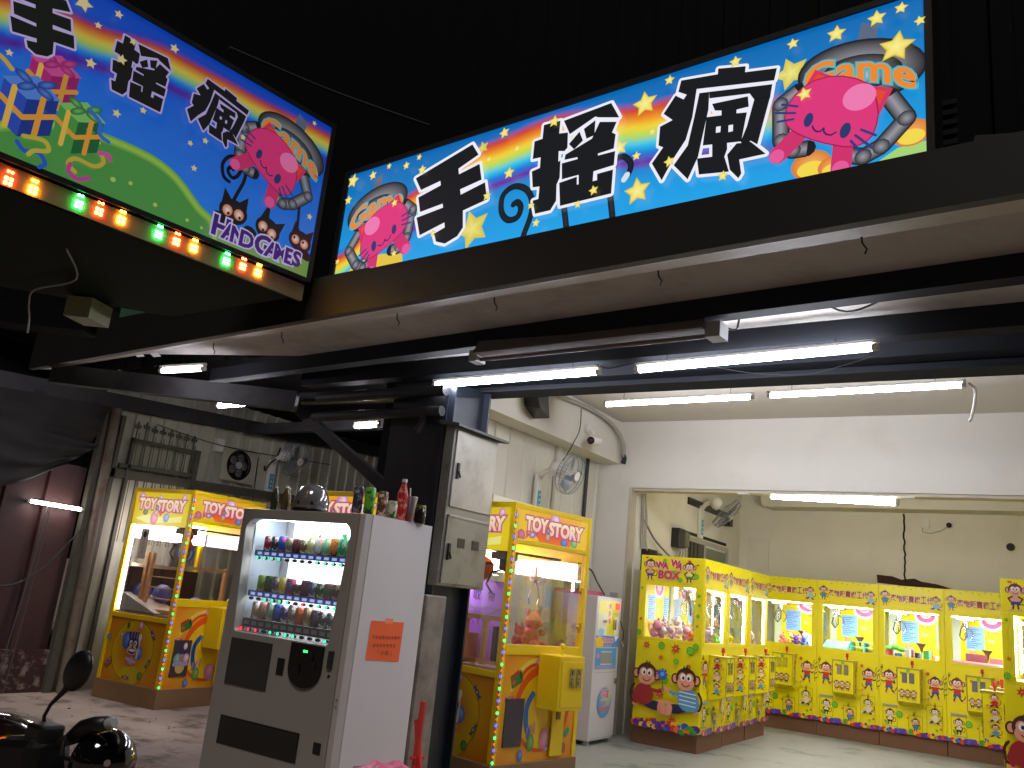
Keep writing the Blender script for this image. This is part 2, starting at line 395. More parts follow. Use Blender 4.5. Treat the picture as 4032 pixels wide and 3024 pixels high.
for x in (-5.2, -4.4, -3.3, -2.55, -1.55, -.62):
    y = fy(x) + .2; m.tube([(x, y, 3.04), (x + .004, y, 3.0), (x + .02, y + .01, 2.975), (x + .012, y + .01, 2.955)], .004)
separate(m.build('wire_hook', m_cable, fas))
m = MB(); a, b = -7.7, 2.2
c = -5.0
m.hull8([(c, fy(c) + .16, 3.2), (b, fy(b) + .2, 3.2), (b, 5.44, 3.2), (c, 5.44, 3.2), (c, fy(c) + .16, 3.22), (b, fy(b) + .2, 3.22), (b, 5.44, 3.22), (c, 5.44, 3.22)])
m.hull8([(a, fy(a) + .14, 3.2), (c - .001, fy(c) + .16, 3.2), (c - .001, 4.72, 3.2), (a, 4.0, 3.2), (a, fy(a) + .14, 3.22), (c - .001, fy(c) + .16, 3.22), (c - .001, 4.72, 3.22), (a, 4.0, 3.22)])
setp(m.build('canopy_lining', m_sheet), 'pale sheet lining on the underside of the canopy', 'canopy', kind='structure')
m = MB(); a, b = -7.7, 2.2
m.hull8([(a, fy(a) + .17, 3.046), (b, fy(b) + .22, 3.046), (b, fy(b) + .225, 3.046), (a, fy(a) + .175, 3.046), (a, fy(a) + .17, 3.2), (b, fy(b) + .22, 3.2), (b, fy(b) + .225, 3.2), (a, fy(a) + .175, 3.2)])
m.build('back_lip', m_sheet, fas)
PN = ['foremost', 'second', 'third']
for i, (x0, y0, x1, y1, w, zb) in enumerate(((-6.5, 4.78, 2.2, 3.98, .05, 3.085), (-5.6, 5.06, 2.2, 4.76, .06, 3.07), (-4.9, 5.44, 2.2, 5.24, .10, 3.09))):
    p = MB(); h = 3.199 - zb
    p.beam((x0, y0 + w / 2, zb + h / 2), (x1, y1 + w / 2, zb + h / 2), w, h)
    p.beam((x0, y0 + w + .03, zb + .006), (x1, y1 + w + .03, zb + .006), .06, .012)
    setp(p.build('purlin', m_purlin), PN[i] + ' dark steel purlin under the canopy, counted from the street', 'purlin', 'steel purlins under the canopy')
hd = MB(); hd.box(-5.0, 2.2, 5.52, 5.64, 3.045, 3.77); hd.box(-5.0, 2.2, 5.44, 5.66, 3.03, 3.044)
setp(hd.build('header_beam', m_purlin), 'dark steel header beam over the shop entrance, on top of the column', 'beam')
# column assembly
cl = empty('column', (0, 0, 0), label='dark steel and stained concrete column between the two bays', cat='column')
c_ = MB(); c_.box(-4.5, -3.93, 5.1, 5.5, 0, 1.55); c_.box(-4.4, -3.69, 4.78, 5.015, 0, 1.40); c_.build('concrete_base', m_conc, cl, .01)
c_ = MB(); c_.box(-4.5, -3.93, 5.08, 5.5, 1.552, 3.03); c_.build('cladding', m_black, cl)
c_ = MB(); c_.box(-3.928, -3.90, 5.02, 5.52, 0, 3.03); c_.box(-3.90, -3.84, 5.03, 5.05, 0, 3.03); c_.box(-3.90, -3.84, 5.49, 5.51, 0, 3.03); c_.build('steel_channel', m_navy, cl)
c_ = MB(); c_.cyl((-5.3, 5.02, 2.93), (-3.9, 4.98, 2.93), .045); c_.cyl((-5.3, 5.0, 2.76), (-3.9, 4.96, 2.76), .04); c_.cyl((-4.05, 4.97, 2.76), (-4.12, 4.97, 2.6), .03)
for o_, lb_ in zip(separate(c_.build('pipe', m_black)), ('upper of two dark conduits running into the column head', 'lower of two dark conduits running into the column head', 'short dark stub pipe above the steel electric cabinet')): setp(o_, lb_, 'pipe')
# electric box hung on the column side, door facing the shop
eb = empty('electric_box', (-3.80, 0, 0), label='dented grey steel electric cabinet with two doors on the column', cat='electric box')
c_ = MB(); c_.box(-.09, .0, 5.02, 5.62, 1.47, 2.66); c_.build('cabinet', m_steel, eb, .006)
c_ = MB(); c_.hull8([(-.12, 4.97, 2.665), (.07, 4.97, 2.645), (.07, 5.68, 2.645), (-.12, 5.68, 2.665), (-.12, 4.97, 2.70), (.07, 4.97, 2.665), (.07, 5.68, 2.665), (-.12, 5.68, 2.70)]); c_.build('rain_cap', m_gal, eb)
for z0, z1, lb in ((2.05, 2.63, 'tall bright upper door'), (1.49, 1.99, 'dirty lower door with two meter windows')):
    c_ = MB(); c_.box(.002, .014, 5.045, 5.595, z0, z1)
    if z1 < 2: c_.box(.014, .02, 5.05, 5.59, z1 - .02, z1)
    d = c_.build('door', mat('upper_door_steel', 'a5a299', .3, metal=.5, n=.1, ns=3, dirt='8a857a', dn=4) if z1 > 2 else m_steel, eb, .003); d['label'] = lb
    h = MB(); zc = (z0 + z1) / 2 - .02; h.box(.014, .03, 5.075, 5.10, zc - .06, zc + .06); h.cyl((.03, 5.088, zc), (.05, 5.088, zc - .05), .008, n=8); h.build('handle', m_blk, d)
    if z1 < 2:
        for y in (5.24, 5.43):
            w_ = MB(); w_.box(.0145, .018, y - .045, y + .045, 1.76, 1.83); w_.build('meter_window', m_blk, d)
# stray wires round the column
setp(MB().tube(sm3([(-3.93, 5.0, 1.45), (-4.0, 4.99, 1.36), (-4.2, 5.0, 1.30), (-4.4, 5.05, 1.28)]), .012).build('loose_cable', m_cable), 'dark cable leaving the bottom of the electric cabinet', 'cable')

# ------------------------------------------------------------------ fluorescent tubes
def tube(a, b, label, r=.021, m=None, batten=True, group=None, wires=None):
    a, b = Vector(a), Vector(b); d = (b - a).normalized()
    t = empty('fluorescent_lamp', label=label, cat='lamp', group=group)
    MB().cyl(a, b, r, n=12).build('glass_tube', m or m_tube, t)
    c = MB(); c.cyl(a - d * .03, a + d * .004, r * 1.05, n=10); c.cyl(b - d * .004, b + d * .03, r * 1.05, n=10); separate(c.build('end_cap', m_wht2, t))
    if batten: MB().beam(a - d * .03 + Vector((0, 0, r + .014)), b + d * .03 + Vector((0, 0, r + .014)), .03, .02).build('batten', m_wht2, t)
    if wires:
        w = MB()
        for p in (a + d * .2, b - d * .2): w.tube([p + Vector((0, 0, r + .02)), Vector((p.x, p.y, wires))], .003, 4)
        separate(w.build('hanging_wire', m_cable, t))
    return t
G = 'fluorescent tubes under the canopy and ceiling'
tube((-4.02, 5.0, 2.98), (-2.58, 4.915, 2.98), 'lit tube under the dark purlins, nearer the column', group=G, wires=3.06)
tube((-2.27, 4.92, 2.98), (-.806, 4.775, 2.98), 'lit tube under the dark purlins, nearer the right edge', group=G, wires=3.06)
tube((-3.93, 7.763, 3.5), (-2.38, 7.694, 3.5), 'lit tube below the pale ceiling, nearer the ceiling camera', group=G, wires=3.76)
tube((-2.19, 7.671, 3.5), (-.595, 7.576, 3.5), 'lit tube below the pale ceiling, nearer the right edge', group=G, wires=3.76)
tube((-2.79, 9.93, 2.90), (-1.45, 9.93, 2.86), 'thick bright tube lamp just behind the wide opening', r=.045, m=emat('lit_thick_tube', 'fff9ee', 95), batten=False)
m = MB(); m.box(-1.36, -1.24, 9.70, 9.78, 2.872, 2.884); m.box(-3.12, -3.0, 9.70, 9.78, 2.872, 2.884)
for o_, lb_ in zip(separate(m.build('lamp_clip', m_wht2)), ('small white clip right of the thick lamp under the opening header', 'small white clip left of the thick lamp under the opening header')): setp(o_, lb_, 'clip')
tb = 'fluorescent tubes in the left bay'; m_tubel = emat('lit_left_bay_tube', 'f4f0ff', 300); m_tubes = emat('lit_small_bay_tube', 'f4f0ff', 45)
tube((-6.33, 4.183, 3.0), (-5.85, 4.215, 3.0), 'short lit tube behind the fascia at the left, above the corner machine', group=tb, m=m_tubes)
tube((-7.59, 4.189, 3.0), (-7.44, 4.217, 3.0), 'tiny lit lamp at the far left under the canopy end', group=tb, m=m_tubes)
tube((-7.02, 5.333, 3.0), (-6.53, 5.32, 3.0), 'left one of two lit tubes joined end to end in the left bay', group=tb, m=m_tubel)
tube((-6.51, 5.32, 3.0), (-6.324, 5.312, 3.0), 'right one of two lit tubes joined end to end in the left bay', group=tb, m=m_tubel)
tube((-5.08, 5.24, 3.0), (-4.98, 5.235, 3.0), 'tiny lit lamp close to the dark column head', group=tb, m=m_tubes)
tube((-6.112, 6.369, 3.0), (-5.789, 6.33, 3.0), 'short lit tube behind the slanting steel brace', group=tb, m=m_tubel)
lt = tube((-8.9, 4.70, 1.90), (-8.9, 5.26, 1.89), 'low lit tube standing out against the dull red wall', r=.018, batten=False, m=emat('lit_red_wall_tube', 'fff2f2', 40))
MB().beam((-8.93, 4.68, 1.90), (-8.93, 5.28, 1.89), .02, .03).build('batten', m_wht2, lt)
m = MB(); m.tube([(-8.9, 4.9, 1.88), (-8.88, 4.86, 1.2), (-8.86, 4.8, .5), (-8.85, 4.76, .02)], .008); m.tube([(-8.9, 4.93, 1.88), (-8.88, 4.91, 1.0), (-8.85, 4.86, .02)], .006)
setp(m.build('lamp_pole', m_gal), 'thin pole with a cord carrying the low lamp by the red wall', 'pole')
# unlit fixture between the purlins
uf = empty('unlit_lamp', label='unlit pale reflector lamp between the first two purlins', cat='lamp')
a, b = Vector((-3.28, 4.53, 3.02)), Vector((-1.62, 4.42, 3.02)); d = (b - a).normalized(); sd = Vector((d.y, -d.x, 0))
m = MB(); m.hull8([a + sd * .10, b + sd * .10, b - sd * .10, a - sd * .10, a + sd * .03 + Vector((0, 0, .13)), b + sd * .03 + Vector((0, 0, .13)), b - sd * .03 + Vector((0, 0, .13)), a - sd * .03 + Vector((0, 0, .13))]); m.build('reflector', mat('dusty_white_reflector', '6e6866', .95, spec=.1), uf)
MB().cyl(a + Vector((0, 0, -.02)), b + Vector((0, 0, -.02)), .014, n=10).build('glass_tube', mat('unlit_tube_glass', '6a605c', .5), uf)
m = MB(); m.beam(b, b + d * .09, .12, .09); m.beam(a - d * .07, a, .10, .08); separate(m.build('end_cap', m_grey, uf))
setp(MB().tube(sm3([(-1.6, 4.49, 3.1), (-1.5, 4.52, 3.06), (-1.45, 4.55, 3.17), (-1.1, 4.5, 3.19), (-.9, 4.55, 3.12), (-.75, 4.6, 3.18)]), .006).build('loose_cable', m_cable), 'black wire trailing from the unlit lamp along the purlin', 'cable')
setp(MB().tube(sm3([(-2.58, 4.9, 3.03), (-2.5, 4.91, 3.0), (-2.38, 4.9, 3.01), (-2.27, 4.9, 3.03)]), .005).build('loose_cable', m_cable), 'short wire joining the two tubes under the purlins', 'cable')
setp(MB().tube(sm3([(-1.9, 5.1, 3.05), (-1.6, 5.1, 2.97), (-1.25, 5.1, 2.94), (-1.0, 5.1, 2.99), (-.8, 5.1, 3.05)]), .002).build('loose_cable', m_cable), 'thin wire sagging below the right canopy tube', 'cable')
setp(MB().tube(sm3([(-.55, 7.58, 3.52), (-.5, 7.6, 3.45), (-.53, 7.6, 3.25), (-.55, 7.6, 3.2)]), .012).build('pull_cord', m_wht2), 'white pull cord hanging at the end of the ceiling tube', 'cord')

# ------------------------------------------------------------------ signs
SHOU = [[(0.645, 0.751), (1.079, 0.866), (1.137, 0.785), (0.992, 0.731), (1.002, 0.692), (1.153, 0.722), (1.183, 0.615), (1.026, 0.59), (1.036, 0.554), (1.211, 0.592), (1.242, 0.479), (1.069, 0.447), (1.085, 0.339), (1.049, 0.292), (0.96, 0.263), (0.887, 0.289), (0.864, 0.343), (0.943, 0.367), (0.935, 0.4), (0.746, 0.355), (0.7, 0.478), (0.908, 0.5), (0.901, 0.527), (0.723, 0.51), (0.691, 0.613), (0.866, 0.653), (0.858, 0.684), (0.705, 0.659)]]
YAO = [[(1.591, 0.846), (1.7, 0.841), (1.7, 0.764), (1.757, 0.754), (1.763, 0.663), (1.746, 0.647), (1.708, 0.657), (1.712, 0.593), (1.725, 0.598), (1.731, 0.496), (1.715, 0.459), (1.722, 0.365), (1.69, 0.317), (1.592, 0.317), (1.567, 0.399), (1.604, 0.401), (1.603, 0.474), (1.558, 0.479), (1.541, 0.578), (1.593, 0.586), (1.591, 0.65), (1.538, 0.653), (1.538, 0.76), (1.591, 0.762)], [(1.723, 0.834), (2.014, 0.853), (2.069, 0.753), (1.94, 0.791), (1.923, 0.801), (1.77, 0.74), (1.749, 0.782)], [(1.77, 0.682), (1.831, 0.739), (1.858, 0.679), (1.807, 0.641)], [(1.857, 0.747), (1.925, 0.779), (1.927, 0.691), (1.879, 0.684)], [(1.953, 0.761), (2.055, 0.732), (2.033, 0.677), (2.055, 0.661), (2.051, 0.582), (1.958, 0.577), (1.959, 0.566), (2.06, 0.565), (2.059, 0.487), (1.94, 0.481), (1.94, 0.426), (1.966, 0.425), (1.963, 0.461), (2.056, 0.463), (2.056, 0.331), (1.75, 0.329), (1.731, 0.465), (1.84, 0.475), (1.844, 0.429), (1.855, 0.428), (1.85, 0.483), (1.746, 0.482), (1.736, 0.577), (1.835, 0.578), (1.832, 0.589), (1.751, 0.594), (1.754, 0.624), (1.913, 0.675)]]
FENG = [[(2.598, 0.827), (2.599, 0.857), (2.735, 0.824), (2.733, 0.793), (2.883, 0.764), (2.872, 0.705), (2.493, 0.781), (2.478, 0.633), (2.45, 0.521), (2.391, 0.437), (2.335, 0.336), (2.276, 0.44), (2.332, 0.512), (2.306, 0.529), (2.308, 0.631), (2.374, 0.648), (2.323, 0.697), (2.382, 0.78), (2.426, 0.745), (2.442, 0.766), (2.396, 0.796), (2.408, 0.855)], [(2.508, 0.754), (2.559, 0.742), (2.559, 0.65), (2.529, 0.48), (2.518, 0.414), (2.471, 0.309), (2.394, 0.401), (2.462, 0.488), (2.488, 0.63)], [(2.508, 0.754), (2.559, 0.742), (2.561, 0.709), (2.759, 0.673), (2.783, 0.632), (2.855, 0.619), (2.864, 0.688)], [(2.782, 0.637), (2.858, 0.637), (2.803, 0.402), (2.771, 0.429), (2.746, 0.403), (2.724, 0.437), (2.751, 0.506)], [(2.576, 0.675), (2.751, 0.661), (2.757, 0.606), (2.699, 0.608), (2.699, 0.589), (2.749, 0.579), (2.727, 0.437), (2.539, 0.467), (2.551, 0.612), (2.626, 0.6), (2.625, 0.625), (2.592, 0.635)], [(2.586, 0.465), (2.659, 0.45), (2.661, 0.416), (2.649, 0.381), (2.674, 0.299), (2.527, 0.32), (2.513, 0.406), (2.589, 0.396)], [(2.705, 0.433), (2.772, 0.423), (2.843, 0.345), (2.721, 0.348), (2.733, 0.275), (2.72, 0.255), (2.678, 0.307), (2.662, 0.387)]]
FH = [[(2.602, 0.546), (2.625, 0.544), (2.624, 0.513), (2.602, 0.515)], [(2.663, 0.537), (2.685, 0.535), (2.685, 0.501), (2.663, 0.502)]]
def bbox(P):
    xs = [p[0] for q in P for p in q]; ys = [p[1] for q in P for p in q]; return min(xs), min(ys), max(xs), max(ys)
def glyph(A, P, holes=(), to=None, wl=.038, white='f2f2ff', dark='0d1218'):
    x0, y0, x1, y1 = bbox(P)
    if to:
        a0, b0, a1, b1 = to; f = lambda p: (a0 + (p[0] - x0) / (x1 - x0) * (a1 - a0), b0 + (p[1] - y0) / (y1 - y0) * (b1 - b0))
    else: f = lambda p: p
    Q = [[f(p) for p in q] for q in P]
    for q in Q: A.stroke(q, wl, white, closed=True)
    A.up()
    for q in Q: A.poly(q, dark, False)
    A.up()
    for q in holes: A.poly([f(p) for p in q], white, False)
RB = ['1368c8', 'd23a2a', 'f08a28', 'f8d83a', 'b6de5a', '30c8f0', '0a78dc', '6a22a0', '1a86d8']
def mixc(a, b, t): return tuple(a[i] + (b[i] - a[i]) * t for i in range(3))
def sign_bg(A, W_, H_, skytop, skybot, rc, rw, rain, nx=120, ny=48, fade=None):
    """printed rainbow arcing over a blue sky; rc(u) = height of its middle, rw(u) = its width"""
    P = []; C = []; F = []; rb = [lin(c) for c in rain]; st, sb = lin(skytop), lin(skybot)
    for j in range(ny + 1):
        for i in range(nx + 1):
            u, v = W_ * i / nx, H_ * j / ny; P.append((u, v)); c = mixc(sb, st, min(1, v / H_))
            t = (rc(u) + rw(u) / 2 - v) / rw(u)      # 0 at the top of the band
            dim = max(.0, min(1, (fade - u) / .5)) if fade else 1
            if -.12 < t < 1.12:
                k = max(0, min(.9999, t)) * (len(rb) - 1); q = int(k); rcol = mixc(rb[q], rb[q + 1], k - q)
                f = min(1, (t + .12) / .2, (1.12 - t) / .2); c = mixc(c, rcol, max(0, f) * dim)
            C.append(c)
    for j in range(ny):
        for i in range(nx): a = j * (nx + 1) + i; F.append((a, a + 1, a + nx + 2, a + nx + 1))
    A.tri(P, C, F)
CAT_HEAD = [(2.923, 0.504), (2.936, .560), (2.967, 0.604), (3.005, .632), (3.048, 0.648), (3.11, .648), (3.167, 0.631), (3.222, .601), (3.266, 0.564), (3.290, .52), (3.302, 0.465), (3.308, .41), (3.300, 0.359), (3.285, .318), (3.258, 0.294), (3.215, .288), (3.169, 0.301), (3.1, .334), (3.036, 0.372), (2.985, .41), (2.953, 0.44), (2.932, .47)]
def cat(A, ox, oy, s=1.0, mir=False, rot=0, cx=3.2, cy=.5):
    """the pink kitten held by a grey claw, with its Game lettering"""
    cr, sr = math.cos(rot), math.sin(rot)
    def T(p):
        x, y = (p[0] - cx) * s, (p[1] - cy) * s
        x, y = x * cr - y * sr, x * sr + y * cr
        return (ox + (-x if mir else x), oy + y)
    sg = -1 if mir else 1
    A.poly([T(p) for p in [(3.244, 0.874), (3.316, 0.837), (3.297, 0.753), (3.225, 0.779)]], '5a6a84')
    def E(c, rx, ry, col, cc, r=0, n=32):
        x, y = T(c); A.ell(x, y, rx * s, ry * s, col, rot=sg * (r + rot), n=n, cc=cc)
    E((3.235, .640), .268, .150, '1c1c24', None, -.25)
    E((3.235, .640), .258, .141, '2c2c34', 'b8b8c0', -.25)
    E((3.245, .632), .165, .082, '1e1e26', '8a8a94', -.25)
    E((3.245, .615), .12, .05, '3a3a44', 'c8c8d0', -.25)
    for P in ([(2.975, 0.625), (2.90, 0.580), (2.905, 0.40), (2.96, .335), (3.02, 0.330)], [(3.354, 0.480), (3.417, 0.361), (3.32, .26), (3.25, .232), (3.165, 0.262)]):
        A.stroke([T(p) for p in P], .078 * s, '15151c'); A.stroke([T(p) for p in P], .070 * s, '24242c', cc='9a9aa4')
    V, F_, bw, bh = text2d('Game', .03, .0)
    for of, c in ((.07, '48b8c8'), (.028, 'f08a2c')):
        V, F_, bw, bh = text2d('Game', of, .0); P = []
        for a, b in V:
            t = a / bw; x = 3.01 + t * .44; y = .600 - t * .115 + math.sin(t * PI) * .05 + b / bh * .125
            P.append(T((x, y) if not mir else (3.45 - t * .44, .485 + t * .115 + math.sin(t * PI) * .05 + b / bh * .135)))
        A.tri(P, [lin(c)] * len(P), F_)
    A.stroke([T((2.975, .40)), T((2.895, .33))], .085 * s, 'd2306e'); A.ell(*T((2.89, .325)), .033 * s, .033 * s, 'e85c9c')
    A.stroke([T((3.172, .33)), T((3.162, .20))], .085 * s, 'd2306e'); A.ell(*T((3.160, .20)), .035 * s, .035 * s, 'e85c9c')
    A.poly([T(p) for p in [(3.000, .620), (3.052, 0.705), (3.140, 0.635)]], 'd83060'); A.poly([T(p) for p in [(3.030, .635), (3.062, 0.680), (3.11, 0.642)]], 'e8482c')
    A.poly([T(p) for p in [(3.275, 0.555), (3.368, 0.511), (3.314, 0.405)]], 'd83060'); A.poly([T(p) for p in [(3.295, .53), (3.342, 0.505), (3.314, 0.45)]], 'e8482c')
    A.stroke([T(p) for p in CAT_HEAD], .012 * s, 'a0204c', closed=True)
    A.poly([T(p) for p in CAT_HEAD], 'e0367c')
    E((3.236, 0.511), .068, .062, 'f07cb4', None, -.2, 20)
    E((3.026, 0.464), .020, .034, '28366e', None, -.2, 14); E((3.18, 0.370), .022, .036, '28366e', None, -.25, 14)
    A.stroke([T(p) for p in [(3.043, 0.429), (3.050, .410), (3.062, 0.397), (3.078, 0.394), (3.091, 0.406), (3.092, .388), (3.102, 0.373), (3.122, 0.364), (3.141, 0.372)]], .008 * s, '34285c')
    for a, b in (((2.909, 0.574), (2.978, 0.544)), ((2.88, 0.54), (2.968, 0.514)), ((2.89, 0.493), (2.961, 0.486)), ((3.244, 0.355), (3.301, 0.313)), ((3.221, 0.335), (3.286, 0.261)), ((3.203, 0.314), (3.24, 0.256))):
        A.stroke([T(a), T(b)], .011 * s, '283c7c')
def smooth_path(P, k=5):
    o = []
    for i in range(len(P) - 1):
        p0, p1, p2, p3 = P[max(0, i - 1)], P[i], P[i + 1], P[min(len(P) - 1, i + 2)]
        for j in range(k):
            t = j / k; o.append(tuple(.5 * (2 * p1[d] + (p2[d] - p0[d]) * t + (2 * p0[d] - 5 * p1[d] + 4 * p2[d] - p3[d]) * t * t + (3 * p1[d] - p0[d] - 3 * p2[d] + p3[d]) * t ** 3) for d in range(2)))
    return o + [P[-1]]
def stars(A, L, a='d8c040', b='fff4a0'):
    for i, (x, y, r) in enumerate(L):
        A.star(x, y, r * 1.08, a, rot=(i * .7) % .5 - .2, cc=a); A.star(x, y, r * .93, 'f2de5c' if b == 'fff4a0' else b, rot=(i * .7) % .5 - .2, cc=b)
STR = [(3.405, 0.875, 0.027), (3.309, 0.861, 0.038), (3.476, 0.786, 0.023), (3.143, 0.846, 0.04), (2.954, 0.864, 0.027), (3.385, 0.694, 0.07), (2.685, 0.863, 0.03), (3.01, 0.59, 0.033), (2.346, 0.875, 0.027), (2.217, 0.783, 0.067), (2.27, 0.611, 0.023), (2.19, 0.5, 0.025), (2.373, 0.423, 0.029), (2.648, 0.281, 0.026), (2.209, 0.305, 0.07), (0.074, 0.863, 0.051), (0.058, 0.728, 0.033), (0.262, 0.857, 0.033), (0.403, 0.887, 0.022), (0.56, 0.852, 0.028), (0.664, 0.883, 0.022), (0.705, 0.787, 0.033), (1.326, 0.865, 0.035), (1.669, 0.839, 0.035), (1.432, 0.737, 0.025), (1.234, 0.722, 0.023), (1.394, 0.597, 0.036), (0.506, 0.609, 0.027), (1.253, 0.489, 0.029), (0.87, 0.337, 0.023), (1.572, 0.362, 0.023), (1.872, 0.303, 0.022), (1.961, 0.362, 0.028), (1.618, 0.252, 0.025), (0.57, 0.261, 0.024), (0.059, 0.295, 0.021)]
STL = [(0.841, 0.936, 0.047), (1.016, 0.982, 0.024), (0.933, 0.86, 0.02), (1.335, 0.969, 0.028), (0.943, 0.639, 0.029), (1.117, 0.876, 0.021), (1.082, 0.745, 0.029), (0.587, 0.484, 0.019), (1.12, 0.442, 0.024), (1.246, 0.528, 0.02), (1.532, 0.476, 0.018), (1.613, 0.532, 0.02), (1.582, 0.344, 0.02), (2.366, 0.381, 0.021), (1.83, 0.666, 0.019), (2.284, 1.0, 0.017)]
def lerp(x, T):
    for (a, p), (b, q) in zip(T, T[1:]):
        if x <= b: t = max(0, (x - a) / (b - a)); t = t * t * (3 - 2 * t); return p + (q - p) * t
    return T[-1][1]
def sign_right():
    root = empty('shop_sign', (-3.83, 3.593, 3.12), math.atan(FK), 'long backlit shop sign with rainbow, black characters and two pink kittens', 'sign')
    Wd, Hh = 3.487, .915
    bx('light_box', m_dark, root, -.03, Wd + .03, .0, .16, -.02, Hh + .02)
    f = MB(); f.box(-.045, 0, -.014, 0, 0, Hh); f.box(Wd, Wd + .03, -.014, 0, 0, Hh); f.box(-.045, Wd + .03, -.014, 0, Hh, Hh + .03); f.build('frame', m_black, root)
    A = Art((0, 0, 0), d=.00022); y0 = .02       # traced heights are above z = 3.10
    A.o = Vector((0, 0, -y0))
    sb = A; A.o = Vector((0, 0, 0))
    sign_bg(A, Wd, Hh, '0068b4', '22b0f8', lambda u: lerp(u, [(0, .22), (.5, .50), (1.2, .68), (1.6, .715), (2.3, .60), (3.0, .46), (3.5, .34)]), lambda u: lerp(u, [(0, .28), (1.2, .36), (2.4, .40), (3.5, .22)]), RB, fade=3.15)
    A.o = Vector((0, 0, -y0))
    A.poly([(3.30, .02), (3.30, .20), (3.38, .245), (3.487, .25), (3.487, .02)], 'a8d878')
    for x, y, r in ((3.033, .256, .085), (3.122, .225, .06), (3.43, .30, .075)):
        A.ell(x, y, r, r * .8, 'e07c30', cc='f8b868'); A.ell(x, y - r * .25, r * .7, r * .45, 'f8dc50')
    A.star(2.939, .735, .085, 'd8c848', .3, 'f4ec90'); A.star(2.071, .591, .05, 'e8d050', .2); A.star(1.147, .837, .045, 'd0c050', .3, 'e0d880'); A.star(1.143, .327, .125, 'd8c440', .35, 'f0e684')
    t = smooth_path([(1.417, 0.416), (1.446, 0.426), (1.475, 0.388), (1.457, 0.334), (1.391, 0.332), (1.34, 0.395), (1.34, 0.491), (1.415, 0.528), (1.504, 0.486), (1.549, 0.403), (1.547, 0.321), (1.513, 0.215), (1.49, .1)])
    A.stroke(t, .038, '0a0f16', cc='26303a')
    A.stroke([(1.755, 0.36), (1.79, 0.2), (1.80, .08)], .036, '0a0f16', cc='26303a'); A.stroke([(2.03, 0.38), (2.06, 0.22), (2.07, .08)], .036, '0a0f16', cc='26303a')
    A.stroke(smooth_path([(2.04, 0.531), (2.10, 0.534), (2.143, 0.487), (2.14, 0.440), (2.113, 0.404)]), .034, '0a0f16', cc='26303a')
    A.stroke([(2.128, .425), (2.113, .404)], .034, 'd8e4f0')
    A.poly([(.06, .18), (.20, .28), (.42, .30), (.60, .27), (.66, .02), (.06, .02)], 'e8c83c'); A.poly([(.10, .18), (.22, .255), (.36, .262), (.30, .18)], '3a7ad0')
    cat(A, .335, .495, 1.0, mir=True, rot=.08)
    cat(A, 3.2, .5, 1.0)
    glyph(A, SHOU); glyph(A, YAO, wl=.033); glyph(A, FENG, FH, wl=.030)
    stars(A, STR)
    A.o = Vector((0, 0, 0)); A.build('artwork', root, printmat('backlit_right_sign', glow=.95))
    return root
sign_right()
def giftbox(A, x, y, s, c, dk, lt, rib='e8a03a'):
    A.poly([(x, y), (x + .11 * s, y - .06 * s), (x + .11 * s, y + .14 * s), (x, y + .19 * s)], c); A.poly([(x + .11 * s, y - .06 * s), (x + .24 * s, y + .01 * s), (x + .24 * s, y + .2 * s), (x + .11 * s, y + .14 * s)], dk)
    A.poly([(x - .01 * s, y + .19 * s), (x + .11 * s, y + .135 * s), (x + .25 * s, y + .2 * s), (x + .13 * s, y + .27 * s)], lt)
    A.star(x + .055 * s, y + .06 * s, .03 * s, lt, cc=lt); A.star(x + .18 * s, y + .11 * s, .03 * s, c, cc=c)
    A.stroke([(x, y + .10 * s), (x + .11 * s, y + .04 * s), (x + .24 * s, y + .11 * s)], .026 * s, rib); A.stroke([(x + .05 * s, y + .165 * s), (x + .05 * s, y - .03 * s)], .026 * s, 'f0c050'); A.stroke([(x + .175 * s, y + .17 * s), (x + .175 * s, y - .025 * s)], .026 * s, rib)
    for dx, dy in ((-.05, .02), (.05, .03), (-.03, -.02), (.05, -.015)): A.ell(x + .125 * s + dx * s, y + .215 * s + dy * s, .045 * s, .02 * s, dk, rot=math.atan2(dy, dx), cc=lt)
def blackcat(A, x, y, r, rot=0, look=(.2, -.2)):
    c_, s_ = math.cos(rot), math.sin(rot); T = lambda a, b: (x + r * (a * c_ - b * s_), y + r * (a * s_ + b * c_))
    A.poly([T(-1, .2), T(-.95, 1.5), T(-.3, .85)], '0a0a0c'); A.poly([T(1, .2), T(.95, 1.5), T(.3, .85)], '0a0a0c')
    A.ell(x, y, r * 1.12, r * .92, '08080a', rot=rot, n=24, cc='1c1c22')
    for sx in (-.45, .45):
        A.ell(*T(sx, -.05), r * .40, r * .42, 'd07048', rot=rot, cc='fff0e0'); A.ell(*T(sx + look[0] * .5, -.05 + look[1]), r * .10, r * .12, '060606')
    A.ell(*T(0, -.5), r * .12, r * .08, '303038')
